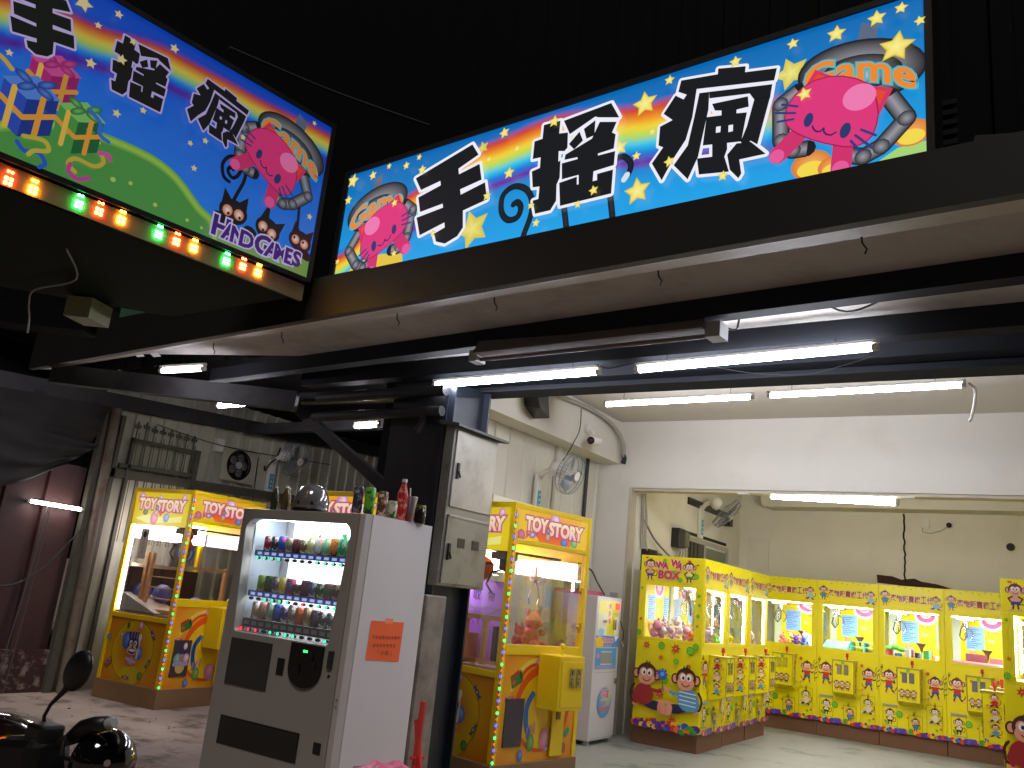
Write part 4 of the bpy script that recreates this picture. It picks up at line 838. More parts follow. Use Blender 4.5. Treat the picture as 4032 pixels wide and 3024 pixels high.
# shelves and goods inside the other back machines
def goods(mo, fn, name, m, label, c):
    b = MB(); fn(b); o = b.build(name, m, None); o.matrix_world = Matrix.Translation(mo.location) @ mo.rotation_euler.to_matrix().to_4x4(); return setp(o, label, c)
def rows(z1):
    def f(b):
        b.box(-.36, -.06, .12, .40, 1.17, 1.26); b.box(-.05, .36, .30, .6, 1.17, 1.30)
    return f
m_teal = mat('teal_acrylic', '58d0c0', .3, n=.05); m_mint = mat('mint_acrylic', '90e8b8', .3, n=.05)
goods(bk[1], lambda b: b.hull8([(-.36, .08, 1.17), (-.04, .08, 1.17), (-.04, .40, 1.17), (-.36, .40, 1.17), (-.36, .08, 1.20), (-.04, .08, 1.20), (-.04, .40, 1.30), (-.36, .40, 1.30)]), 'ramp', m_mint, 'mint green ramp inside the back row machine', 'ramp')
def sh(b):
    for z in (1.17, 1.24, 1.31): b.box(-.02, .36, .30, .62, z, z + .008)
    for x in (-.02, .16, .35): b.box(x, x + .008, .30, .62, 1.178, 1.31)
goods(bk[1], sh, 'shelf', m_teal, 'teal acrylic shelf inside the back row machine', 'shelf')
cs = ['c03848', '3a6ab8', 'e8e4dc', '2c2c30', '48a860', 'e87830', '8a5a3a', 'b8c4d0', '602838', '5aa0a0']
for i in range(12):
    x = -.30 + (i % 6) * .12; y = .12 + (i // 6) * .16; hh = [.10, .07, .13, .09, .12, .06][(i * 5) % 6]
    b = MB(); b.box(-.04, .04, -.03, .03, 0, hh); 
    if i % 3 == 0: b = MB(); b.cyl((0, 0, 0), (0, 0, hh), .035)
    o = b.build('boxed_prize', mat('prize_' + cs[i % 10], cs[i % 10], .4), None, .003); o.location = bk[2].location + Vector((x, y, 1.168)); o.rotation_euler = (0, 0, i * .7)
    setp(o, ['crimson', 'blue', 'white', 'black', 'green', 'orange', 'brown', 'pale grey', 'maroon', 'sea green', 'small crimson', 'small blue'][i] + ' prize box among goods in the middle back machine', 'prize')
b = MB(); [b.sphere((-.3 + .08 * k, .14, 1.28 + .02 * (k % 2)), .06, 1, 1, .6, 10, 7) for k in range(3)]
o = b.build('balloon_prize', mat('lime_plastic', '6ae04a', .4), None, smooth=True); o.location = bk[2].location; setp(o, 'lime green inflatable lying on the goods in the back machine', 'toy')
o = MB().box(-.36, .36, .08, .42, 1.17, 1.215).build('shelf', mat('pink_shelf', 'f0a0b8', .5), None, .01); o.location = bk[3].location; setp(o, 'pale pink padded shelf inside the rightmost visible back machine', 'shelf')
o = MB().box(-.20, .05, .3, .45, 1.22, 1.32).build('boxed_prize', mat('maroon_card', '6a3038', .6), None, .004); o.location = bk[3].location; setp(o, 'maroon boxed set on the pink shelf of the back machine', 'prize')
o = MB().box(.08, .34, .3, .42, 1.22, 1.29).build('boxed_prize', mat('brick_card', 'a8504a', .6), None, .004); o.location = bk[3].location; setp(o, 'brick red boxed set at the right of the pink shelf', 'prize')
# ------------------------------------------------------------------ toy story claw machines
TW, TD, TH = 1.06, .96, 2.2
m_rose = mat('rose_glossy_floor', 'e0c0c4', .3); m_hdr = printmat('backlit_header', glow=.8)
def grad_bg(A, x0, y0, x1, y1, mid='f8d028', edge='ee9420', cyf=.5, n=10, m=6):
    P = []; C = []; F = []; a, b = lin(mid), lin(edge)
    for j in range(m + 1):
        for i in range(n + 1):
            u, v = i / n, j / m; P.append((x0 + (x1 - x0) * u, y0 + (y1 - y0) * v)); r = min(1, math.hypot((u - .5) * 1.6, (v - cyf) * 1.6)); C.append(mixc(a, b, r ** 2))
    for j in range(m):
        for i in range(n): k = j * (n + 1) + i; F.append((k, k + 1, k + n + 2, k + n + 1))
    A.tri(P, C, F)
def balloon(A, x, y, rx, ry, c, hi='ffe8f4', rot=0): A.ell(x, y, rx, ry, c, rot=rot, cc=hi, off=(.3, .3), n=20)
def candy(A, x, y, s, rot=0, c='5a70c0', w='d84870'):
    c_, s_ = math.cos(rot), math.sin(rot); T = lambda a, b: (x + s * (a * c_ - b * s_), y + s * (a * s_ + b * c_))
    A.poly([T(-.35, 0), T(-1, .4), T(-.85, 0), T(-1, -.4)], w); A.poly([T(.35, 0), T(1, -.4), T(.85, 0), T(1, .4)], w); A.ell(x, y, .48 * s, .34 * s, w, rot=rot); A.ell(x, y, .34 * s, .24 * s, c, rot=rot, cc='d8e0f8')
def logo(A, x, y, w, h):
    for i, (t, fx) in enumerate((('TOY', 0), ('STORY', .40))):
        A.text(t, x + w * fx, y - (.0 if i == 0 else .012), h, 'f8c8c0', w=w * (.36 if i == 0 else .60), off=.055, outs=((.135, '8a3088'), (.105, 'e86890'), (.082, 'd83048')), top='fff0c8')
def teddy(A, x, y, s, c='7a4a7a', rot=0):
    c_, s_ = math.cos(rot), math.sin(rot); T = lambda a, b: (x + s * (a * c_ - b * s_), y + s * (a * s_ + b * c_))
    A.ell(*T(0, 0), .4 * s, .5 * s, c, rot=rot, cc='b08ab0'); A.ell(*T(0, .75), .36 * s, .34 * s, c, rot=rot, cc='c8a0c0')
    for k in (-1, 1): A.ell(*T(k * .32, 1.05), .15 * s, .15 * s, c); A.ell(*T(k * .5, .15), .13 * s, .3 * s, c, rot=rot - k * .6); A.ell(*T(k * .3, -.6), .16 * s, .3 * s, c, rot=rot - k * .3)
def clown(A, x, y, s):      # grinning top-hatted hound of the balloon print
    balloon(A, x - .95 * s, y + .5 * s, .75 * s, .85 * s, '2858b0', '78b0e8'); balloon(A, x + 1.0 * s, y - .5 * s, .55 * s, .65 * s, '2a60b0', '88b8e8')
    A.ell(x + .1 * s, y - 1.35 * s, .75 * s, .55 * s, 'c05848', cc='d8b8d0'); A.stroke([(x - .6 * s, y - 1.2 * s), (x + .7 * s, y - 1.4 * s)], .3 * s, 'b8b0c8'); 
    A.stroke([(x + .8 * s, y - 1.0 * s), (x + .85 * s, y + .9 * s)], .26 * s, 'd8d0d8'); A.ell(x + .85 * s, y + .95 * s, .22 * s, .32 * s, 'e8e4e8')
    A.ell(x, y + .1 * s, .82 * s, .85 * s, '3a2050', n=20)
    A.poly([(x - .75 * s, y + .65 * s), (x - .8 * s, y + 1.35 * s), (x + .6 * s, y + 1.45 * s), (x + .6 * s, y + .7 * s)], '34204c')
    for q in (-.5, -.1, .3): A.poly([(x + q * s, y + .72 * s), (x + (q - .03) * s, y + 1.38 * s), (x + (q + .17) * s, y + 1.4 * s), (x + (q + .2) * s, y + .74 * s)], '8070a8')
    for q in (-.33, .33): A.ell(x + q * s, y + .32 * s, .23 * s, .27 * s, 'e8e0e0'); A.ell(x + q * s * .9, y + .28 * s, .10 * s, .13 * s, '181018')
    A.ell(x, y - .35 * s, .72 * s, .48 * s, 'd8b8a8', n=20); A.ell(x, y - .42 * s, .56 * s, .30 * s, '5a2030'); A.ell(x, y - .36 * s, .50 * s, .14 * s, 'ece4d8'); A.ell(x, y - .02 * s, .14 * s, .10 * s, '20141c')
def toymachine(leds=True, door=0):
    """local frame: coin front faces -y, base centre of the front edge at the origin; the big side window is at -x"""
    r = empty('claw_machine'); h = TW / 2; P = .05
    b = MB(); b.box(-h - .015, h + .0, -.015, TD, 0, .19); b.build('plinth', m_ply, r, .004)
    b = MB()
    for x in (-h, h - P):
        for y in (0, TD - P): b.box(x, x + P, y, y + P, .19, TH)
    b.box(-h + P, h - P, .0, P, TH - .045, TH); b.box(-h + P, h - P, TD - P, TD, TH - .045, TH); b.box(-h, -h + P, P, TD - P, TH - .045, TH); b.box(h - P, h, P, TD - P, TH - .045, TH)
    b.box(-h + P, h - P, 0, P, 1.87, 1.91); b.box(-h + P, h - P, 0, P, 1.0, 1.08); b.box(-h, -h + P, P, TD - P, .82, .87); b.box(h - P, h, P, TD - P, .82, .87)
    b.box(-h + P, h - P, TD - .03, TD - .01, .19, .86); b.box(-h + P, h - P, .012, P, .19, 1.0)
    b.box(-h + .012, -h + P, P, TD - P, .19, .82); b.box(h - P, h - .012, P, TD - P, .19, .82)
    b.box(-h + .03, h - .03, .03, TD - .03, TH - .02, TH - .006); b.box(-h + P, h - P, TD - .045, TD - .03, 1.9, TH - .05); b.box(h - .04, h - .015, P, TD - P, 1.8, TH - .045)
    b.build('frame', m_yel2, r, .004)
    bx('play_floor', m_rose, r, -h + .03, h - .03, .04, TD - .04, .875, .89)
    bx('ceiling_light', emat('machine_ceiling_light', 'ffeef0', 13.0), r, -h + .06, h - .06, TD - .12, TD - .08, 1.66, 1.88); bx('rear_panel', mat('mirrored_dark_board', '4a4642', .2, n=.2), r, -h + P, h - P, TD - .10, TD - .09, .89, 1.35)
    bx('edge_lamp', m_lamp, r, -h + .04, -h + .05, TD - .07, TD - .055, .9, 1.8)
    A = Art((-h + P, TD - .033, 1.1)); 
    MB().box(-h + P, h - P, .02, .025, 1.08, 1.87).build('front_glass', GLASS, r); MB().box(-h + .02, -h + .025, P, TD - P, .87, 1.80).build('side_glass', GLASS, r); MB().box(h - .025, h - .02, P, TD - P, .87, 1.80).build('side_glass', GLASS, r); MB().box(-h + P, h - P, TD - .02, TD - .015, .87, 1.9).build('rear_glass', GLASS, r)
    # headers
    hf = MB(); hf.box(-h + P, h - P, .008, .02, 1.91, TH - .045); hfo = hf.build('header', m_yel2, r)
    A = Art((-h + P, .008, 1.91)); w = TW - 2 * P; hh = TH - .045 - 1.91
    grad_bg(A, 0, 0, w, hh, 'f04c10', 'f8b810', .3); A.poly([(0, 0), (0, hh), (w * .12, hh), (w * .30, .0)], 'f6c418'); A.poly([(w, 0), (w, hh), (w * .9, hh), (w * .74, .0)], 'f6c418')
    balloon(A, w * .50, hh * .80, .07, .07, 'd070a8'); balloon(A, .05, .03, .05, .05, 'b84868', 'd88890'); balloon(A, w * .80, .04, .045, .05, '2c9a3c', 'a8e8a0'); balloon(A, w * .65, .03, .05, .035, '3458a8', '88a0d0'); candy(A, w * .2, .05, .09, .1)
    logo(A, .10, .085, w - .19, .105)
    A.ell(w * .41, .055, .035, .045, 'a86840', cc='e0c0a0'); A.ell(w * .41, .105, .025, .03, '4a2a60', cc='c0a8c8')
    A.build('header_print', hfo, m_hdr)
    sd = MB(); sd.box(-h + .008, -h + .02, P, TD - P, 1.80, TH - .045); sdo = sd.build('header', m_yel2, r)
    A = Art((-h + .008, TD - P, 1.80), (0, -1, 0)); w = TD - 2 * P; hh = TH - .045 - 1.80
    grad_bg(A, 0, 0, w, hh, 'f0dc20', 'e8c810', .4); A.poly([(.03, .07), (w * .3, .12), (w * .6, .08), (w * .9, .12), (w * .9, .05), (w * .3, .02)], 'f8f088')
    A.poly([(w * .5, .10), (w * .62, .18), (w * .42, .19)], 'f05828'); balloon(A, .09, hh * .83, .05, .06, 'c860a0'); balloon(A, w * .88, hh * .86, .035, .045, 'd070a0'); balloon(A, w * .40, .08, .06, .075, 'e86090', 'fac0c8'); balloon(A, w * .62, .09, .045, .05, '6888c8', 'c0c8e0', ); balloon(A, w * .22, .14, .04, .035, '2c7040', '88b070'); balloon(A, w * .46, hh * .84, .03, .03, '88a8c8')
    logo(A, .07, .175, w - .14, .11)
    A.ell(w * .43, .14, .035, .045, 'c08870', cc='e8d0b8'); A.ell(w * .43, .19, .025, .03, '4a3a80', cc='c0b8d8')
    A.build('header_print', sdo, m_hdr)
    # lower front print
    A = Art((-h + P, .011, .19)); w = TW - 2 * P; hh = .81
    grad_bg(A, 0, 0, w, hh, 'f8d424', 'ee9020', .5); A.ell(w * .55, .40, .43, .40, 'f0a01c', n=36); A.ell(w * .55, .40, .36, .34, 'e8581c', n=36, cc='f06018'); A.ell(w * .55, .38, .31, .29, 'f4c81c', n=36)
    A.stroke(smooth_path([(.12, .55), (.22, .70), (.40, .775), (.62, .77), (.78, .66)]), .035, 'f0d860'); A.stroke(smooth_path([(.20, .62), (.32, .72), (.5, .75)]), .025, 'd84820')
    A.stroke(smooth_path([(.40, .16), (.335, .28), (.33, .42), (.40, .52)]), .055, '2468b8', cc='2890d8')
    A.poly([(.10, .62), (.20, .67), (.235, .60), (.12, .55)], '2c8038'); A.poly([(.10, .62), (.20, .67), (.19, .70), (.09, .645)], 'c03828'); A.ell(.14, .60, .02, .02, 'd84830'); A.poly([(.19, .67), (.235, .60), (.245, .64), (.21, .705)], '1c5828')
    candy(A, .10, .48, .055, .1); candy(A, w - .07, .58, .045, -.5, '4878c0', '88a8d8'); teddy(A, w - .09, .42, .07, '7a4a7a', -.3)
    balloon(A, w * .60, .16, .06, .085, 'e07098', 'f8c8d0'); balloon(A, .40, .14, .045, .065, '4a9030', 'a8d070'); balloon(A, .285, .05, .032, .045, '2c58c0', '98b8f0'); candy(A, w * .64, .085, .035, .4, '70a8c8', '88b8d0'); balloon(A, .43, .76, .04, .03, 'd85888')
    A.ell(w - .09, .20, .045, .03, '48a088', rot=.8); A.ell(w - .12, .08, .03, .045, 'a86838', rot=.2); A.ell(w - .06, .735, .022, .022, 'e8e8e0'); A.ell(w - .06, .735, .014, .014, 'b84838')
    for k in range(3): A.stroke([(.34 + .045 * k, .18 + .02 * k), (.345 + .045 * k, .25 + .02 * k)], .018, 'c88aa8')
    A.build('front_print', r)
    A = Art((-h + .0115, TD - P, .19), (0, -1, 0)); w = TD - 2 * P; hh = .63
    grad_bg(A, 0, 0, w, hh, 'd8b010', 'cc7a14', .5); A.ell(w * .48, .32, .32, .31, 'a87818', n=40); A.ell(w * .48, .32, .31, .30, 'd8b818', n=40, cc='c85010'); A.ell(w * .52, .08, .15, .09, 'd0b820')
    clown(A, w * .48, .36, .105)
    balloon(A, w * .56, .58, .035, .045, 'c05880'); A.ell(w * .34, .56, .02, .035, '3a6a30'); candy(A, w * .80, .50, .06, -.9, '1c2438', '3a4878'); candy(A, w * .80, .22, .055, 1.0, '1c3438', '3a5058'); balloon(A, w * .70, .09, .035, .04, '2c7a28', '80b060'); candy(A, w * .46, .05, .06, 0, 'a06880', '8a3858'); teddy(A, w * .10, .16, .06, '884848', -.6); balloon(A, w * .03, .42, .03, .03, '2c7090', '80b8c0'); balloon(A, w * .25, .46, .02, .03, '905878')
    A.build('side_print', r)
    # prize opening
    b = MB(); b.box(-.42, -.20, -.004, .010, .31, .67); po = b.build('prize_opening', mat('dark_grey_acrylic', '4a4248', .25), r, .004)
    if door:
        A = Art((-.42, -.005, .31)); balloon(A, .06, .17, .05, .06, '3a9a78', 'a8d8c0'); balloon(A, .14, .30, .025, .035, 'd0a8b8'); balloon(A, .17, .18, .04, .05, 'b888b0'); A.ell(.11, .09, .06, .06, 'd8b860'); A.ell(.11, .19, .035, .04, 'b88080'); A.ell(.11, .245, .025, .025, '3a2870'); A.stroke([(.03, .12), (.19, .125)], .04, 'b0a0c0'); A.build('door_print', po)
    b = MB(); x0, x1, z0, z1, dp = -.06, .27, .60, 1.02, -.22; b.box(x0, x1, dp, .0, z0, z1); cb = b.build('coin_box', m_yel2, r, .005)
    b = MB(); b.box(x0 + .03, x1 - .02, dp - .006, dp - .001, z0 + .03, z1 - .04); b.build('door_panel', m_yel2, cb, .002)
    for q in (.10, .19):
        b = MB(); b.box(q - .028, q + .028, dp - .02, dp - .006, .78, .93); b.box(q - .012, q + .012, dp - .028, dp - .02, .88, .92); b.box(q - .018, q + .018, dp - .027, dp - .02, .80, .83); b.cyl((q, dp - .03, .855), (q, dp - .02, .855), .013, n=10); b.build('coin_slot', m_chrome, cb)
    b = MB(); b.lathe((.10, -.11, z1), [(.015, 0), (.008, .02), (.008, .05), (.02, .06), (.022, .08), (.008, .095)], 12); b.build('joystick', m_yel, r, smooth='auto')
    b = MB(); b.box(.28, .31, -.03, -.002, .87, .91); b.tube([(.285, -.015, .91), (.285, -.015, .94), (.305, -.015, .94), (.305, -.015, .91)], .004, 5); b.box(.21, .26, -.024, -.002, .50, .56); b.build('padlock', mat('dull_brass', '7a6a38', .4, metal=.8), r)
    b = MB(); b.box(.16, .32, -.016, .0, .215, .58); b.build('access_flap', m_yel2, r, .003)
    for z in (1.25, 1.55):
        b = MB(); b.cyl((h - .09, -.02, z), (h - .09, .01, z), .022, n=12); b.box(h - .105, h - .07, -.006, .0, z - .05, z + .03); b.build('window_lock', mat('brass_lock', 'b8943c', .3, metal=.9), r)
    b = MB()
    o = Vector((-.30, .28, 1.66)); b.box(-.38, -.22, .20, .36, 1.74, 1.80); b.cyl(o, o + Vector((0, 0, .08)), .04); b.box(-.45, .45, .26, .30, 1.80, 1.82)
    for k in range(3):
        u = Vector((math.cos(k * 2.09 + .3), math.sin(k * 2.09 + .3), 0)); b.tube([o, o + u * .09 + Vector((0, 0, -.03)), o + u * .13 + Vector((0, 0, -.13)), o + u * .08 + Vector((0, 0, -.20))], .010)
    b.build('claw', m_gal, r, smooth='auto')
    if leds:
        cl_ = ['30f060', 'ff5020', '4030ff', 'ff5020'] ; n = 44
        for ci, (c, k) in enumerate((('38f068', 0), ('ff4828', 1), ('4838ff', 2))):
            b = MB()
            for i in range(n):
                if (i % 4 if i % 4 < 3 else 1) != k: continue
                z = .21 + (TH - .06 - .21) * i / (n - 1); b.sphere((-h + .006, -.006, z), .0095 if k != 1 else .007, 1, 1, 1.3, 6, 5)
            b.build('led_chain', emat('led_bead_%d' % k, c, 5 if k != 1 else 3), r)
        MB().cyl((-h + .006, -.003, .2), (-h + .006, -.003, TH - .05), .006, n=6).build('led_cord', mat('white_cord', '8a8478', .5), r)
    return r
t1 = toymachine(); 
GT = 'claw machines with a TOY STORY header'
def world(t, p): return t.matrix_basis @ Vector(p)
def placet(o, corner, rz, label):
    off = Vector((-TW / 2, 0)); c, s = math.cos(rz), math.sin(rz)
    o.location = (corner[0] - (off.x * c), corner[1] - (off.x * s), 0); o.rotation_euler = (0, 0, rz); return setp(o, label, 'claw machine', GT)
t2 = copy_tree(t1); t3 = copy_tree(t1)
placet(t1, (-3.70, 5.83), R(81), 'toy claw machine with purple board and pink toys, right of the column')
placet(t2, (-7.66, 5.73), R(94), 'toy claw machine with a wooden ladder and white ramp, left of the drinks machine')
placet(t3, (-5.85, 5.50), R(0), 'toy claw machine whose header shows over the top of the drinks machine')
for ch in list(t3.children):
    if ch.name.startswith('led_'): bpy.data.objects.remove(ch)
bpy.context.view_layer.update()
def inside(t, mb, name, m, label, c, group=None, smooth=False, bevel=0, parent=None):
    o = mb.build(name, m, None, bevel, smooth); o.matrix_world = t.matrix_basis.copy(); return setp(o, label, c, group)
for ch in t2.children:
    if ch.name.startswith('prize_opening'):
        A = Art((-.42, -.0045, .31)); balloon(A, .06, .17, .05, .06, '3a9a78', 'a8d8c0'); balloon(A, .14, .30, .025, .035, 'd0a8b8'); balloon(A, .17, .18, .04, .05, 'b888b0'); A.ell(.11, .09, .06, .06, 'd8b860'); A.ell(.11, .19, .035, .04, 'b88080'); A.ell(.11, .245, .025, .025, '3a2870'); A.stroke([(.03, .12), (.19, .125)], .04, 'b0a0c0'); A.build('door_print', ch)
# in the left machine: ladder, ramp, balls, notice
b = MB(); fr = empty('wooden_ladder', label='pine ladder frame with cross bars in the left toy machine', cat='ladder'); fr.matrix_world = t2.matrix_basis.copy()
b.box(-.42, -.385, .12, .16, .89, 1.42); b.box(-.42, -.385, .58, .62, .89, 1.52); b.box(-.42, -.385, .66, .70, .89, 1.52); b.box(-.42, -.385, .12, .62, .9, .94); b.box(-.42, -.385, .12, .62, 1.36, 1.39); b.box(.2, .235, .12, .16, .89, 1.42); b.box(-.385, .2, .12, .15, 1.38, 1.41); b.box(-.42, -.385, .70, .9, 1.36, 1.39)
b.build('side_frame', m_wood, fr)
for z in (1.05, 1.16, 1.27): MB().cyl((-.40, .14, z), (-.40, .60, z), .006, n=8).build('rung', m_wood, fr)
inside(t2, MB().hull8([(-.50, .30, .90), (-.15, .30, .90), (-.15, .86, .90), (-.50, .86, .90), (-.50, .30, .905), (-.15, .30, .905), (-.15, .86, 1.08), (-.50, .86, 1.08)]), 'ramp', m_wht2, 'white card ramp in the left toy machine', 'ramp')
m_ball = mat('blue_striped_ball', '5a68c0', .35, n=.0)
for i, (x, y, rr) in enumerate(((-.3, .80, .10), (-.18, .62, .10), (.10, .40, .095))):
    b = MB(); b.sphere((x, y, .99 + (.1 if i < 2 else 0)), rr, n=18, m=12); b.torus((x, y, .99 + (.1 if i < 2 else 0)), (.3, 1, .4), rr * .7, rr * .28)
    inside(t2, b, 'ball', m_ball, ['blue ball behind the white ramp, leftmost', 'blue ball behind the ladder, middle of three', 'blue ball at the right behind the ladder rungs'][i], 'ball', 'blue balls in the left toy machine', True)
A = Art((-.505, .74, 1.44), (0, -1, 0)); A.poly([(0, 0), (.13, 0), (.13, .32), (0, .32)], 'e8dfc8'); A.ell(.065, .26, .03, .035, '2c2420'); [A.text(c, .05, .19 - .045 * i, .03, '9a8a70') for i, c in enumerate('請勿取物')]
o = A.build('notice', None, PRINTM); o.matrix_world = t2.matrix_basis.copy(); setp(o, 'cream paper notice taped inside the left toy machine window', 'notice')
inside(t2, MB().box(-.05, .35, .80, .81, .9, 1.35), 'backboard', mat('dark_brown_board', '3a2c2a', .6), 'dark board at the rear of the left toy machine', 'board')
inside(t2, MB().torus((-.1, .45, 1.55), (1, .3, 0), .08, .02), 'ring_toy', mat('blue_ring', '4a78d8', .4), 'blue ring hanging in the left toy machine', 'toy', None, True)
b = MB(); b.sphere((-.46, .05, 1.72), .05, 1, 1, 1.2); b.sphere((-.46, .05, 1.62), .055, 1, 1, 1.3); inside(t2, b, 'hanging_doll', mat('dark_red_cloth', '7a2420', .8), 'little dark red doll hanging at the corner of the left toy machine', 'doll', None, True)
# in the right machine
A = Art((-.30, .84, 1.12), (1, 0, 0)); 
o = inside(t1, MB().box(-.22, -.20, .31, .90, .895, 1.56), 'board', mat('violet_light_board', 'b878ff', .5, n=.02), 'board coloured violet for the purple light on it, with handwritten characters in the right toy machine', 'board')  # the purple light on the board is put into its colour
A = Art((-.2206, .90, 1.12), (0, -1, 0))
for i, ch in enumerate('兌取物'): A.text(ch, .06 + i * .17, .27, .085, '6a3a90')
A.text('RXYO', .12, .07, .09, '9a58d0'); A.w = .004; A.build('lettering', o, PRINTM)
fr = empty('wooden_stand', label='pine frame with wire braces in the right toy machine', cat='stand'); fr.matrix_world = t1.matrix_basis.copy()
b = MB()
for y in (.10, .30, .52, .80): b.box(-.42, -.385, y, y + .04, .89, 1.24)
b.box(-.425, -.385, .06, .90, 1.24, 1.28); b.box(-.42, -.39, .14, .80, .90, .93); b.build('frame_bars', m_wood, fr)
b = MB(); b.tube([(-.40, .34, 1.27), (-.40, .76, 1.44)], .005, 5); b.tube([(-.40, .10, 1.38), (-.40, .34, 1.27)], .005, 5); b.tube([(-.40, .06, 1.34), (-.40, .9, 1.33)], .004, 5); b.tube([(-.40, .06, 1.30), (-.40, .9, 1.295)], .004, 5); b.build('wire_brace', m_grey, fr)
inside(t1, MB().box(-.45, -.05, .55, .9, .895, 1.12), 'goods_box', mat('kraft_card', 'c8a888', .7), 'open kraft box behind the wooden frame', 'box', bevel=.004)
inside(t1, MB().box(-.44, -.41, .16, .20, .93, 1.2), 'black_bar', m_blk, 'black bar leaning against the wooden frame', 'bar')
b = MB(); b.sphere((-.30, .52, 1.66), .10, n=20, m=14); o = inside(t1, b, 'ball', mat('orange_foam_ball', 'e87828', .6), 'orange and purple ball hung in the right toy machine', 'ball', None, True)
b = MB(); b.torus((-.30, .52, 1.66), (0, .5, 1), .072, .034); bo = b.build('band', mat('purple_band', '4a3478', .6), None, 0, True); bo.parent = o
m_pk = mat('pink_plush', 'c8587c', .95, n=.15, ns=25)
b = MB(); plush(b, .30, .42, 1.03, .22, 0); inside(t1, b, 'plush_toy', m_pk, 'large deep pink plush in the right toy machine', 'plush toy', None, True)
b = MB(); plush(b, .06, .36, 1.03, .14, 0); inside(t1, b, 'plush_toy', m_pk, 'smaller deep pink plush near the claw in the right toy machine', 'plush toy', None, True)
o = inside(t1, MB().box(-.06, .42, .20, .56, .89, 1.03), 'crate', mat('yellow_crate', 'c8bc48', .6), 'yellow crate with a red star carrying the pink plush', 'crate', bevel=.004)
A = Art((-.06, .199, .89)); A.star(.12, .08, .045, 'b03048', 0, 'b03048'); A.ell(.28, .08, .025, .03, '8a8a50'); A.build('star_print', o)
b = MB(); b.tube([(.10, .25, 1.72), (.10, .25, 1.60), (.06, .25, 1.55), (.03, .25, 1.45), (.05, .25, 1.40)], .008); b.tube([(.10, .25, 1.60), (.14, .25, 1.55), (.17, .25, 1.45), (.15, .25, 1.40)], .008); b.box(.06, .14, .22, .28, 1.60, 1.64); inside(t1, b, 'hook_claw', m_chrome, 'second chrome claw hanging in the right toy machine', 'claw', None, 'auto')
# ------------------------------------------------------------------ drinks machine
VX, VY = -4.409, 3.687; VWd, VDp, VH = 1.044, .64, 1.83
vm = empty('vending_machine', (VX, VY, 0), label='taupe fronted drinks vending machine with white side and lit shelves', cat='vending machine')
b = MB(); b.box(.0, VWd, .075, VDp, .0, 1.05); b.box(0, VWd, .34, VDp, 1.05, VH); b.box(0, .03, .075, .34, 1.05, VH); b.box(VWd - .03, VWd, .075, .34, 1.05, VH); b.box(.03, VWd - .03, .075, .34, 1.79, VH); b.build('body', m_white, vm)
# hollow display: door panel built round the window
wx0, wx1, wz0, wz1 = .05, .95, 1.075, 1.765
def rrect(x0, x1, z0, z1, r, n=6):
    P = []
    for cx, cz, a0 in ((x1 - r, z1 - r, 0), (x0 + r, z1 - r, 90), (x0 + r, z0 + r * .3, 180), (x1 - r, z0 + r * .3, 270)):
        rr = r if a0 < 180 else r * .3
        for i in range(n + 1): a = R(a0 + 90 * i / n); P.append((cx + rr * math.cos(a), cz + rr * math.sin(a)))
    return P
def plate_with_hole(outer, inner, y0, y1):
    m = MB(); tri = tessellate_polygon([[Vector((x, z, 0)) for x, z in outer], [Vector((x, z, 0)) for x, z in inner]]); al = outer + inner
    f = [m.bm.verts.new((x, y0, z)) for x, z in al]; k = [m.bm.verts.new((x, y1, z)) for x, z in al]
    for t in tri: m.bm.faces.new([f[i] for i in t]); m.bm.faces.new([k[i] for i in t][::-1])
    for L, o in ((len(outer), 0), (len(inner), len(outer))):
        for i in range(L): a, c = o + i, o + (i + 1) % L; m.bm.faces.new((f[a], f[c], k[c], k[a]))
    return m
dr = plate_with_hole([(0, .0), (VWd - .045, .0), (VWd - .045, VH - .004), (0, VH - .004)], rrect(wx0, wx1, wz0, wz1, .07), .0, .07).build('door', m_beige, vm, .006)
b = MB(); b.box(VWd - .042, VWd - .001, .006, .07, 0, VH - .004); b.build('edge_trim', mat('pale_edge_trim', 'a9a5a2', .4), vm, .004)
b = MB(); b.box(.035, .06, .072, .33, 1.06, 1.785); b.box(VWd - .06, VWd - .035, .072, .33, 1.06, 1.785); b.box(.06, VWd - .06, .072, .33, 1.05, 1.07); b.build('display_lining', mat('pale_blue_lining', 'b4c0cc', .4), vm)
bx('light_panel', emat('display_backlight', 'f0f8ff', 3.2), vm, .14, .90, .325, .335, 1.08, 1.78)
bx('top_lamp', emat('display_lamp', 'f0f8ff', 40), vm, .10, .86, .09, .13, 1.768, 1.782)
MB().box(wx0 - .01, wx1 + .01, .04, .044, wz0 - .01, wz1 + .01).build('window_glass', GLASS, vm)
m_tray = mat('shelf_grey', '5c6670', .45)
SH = [(1.552, 1), (1.302, 1), (1.137, 0)]
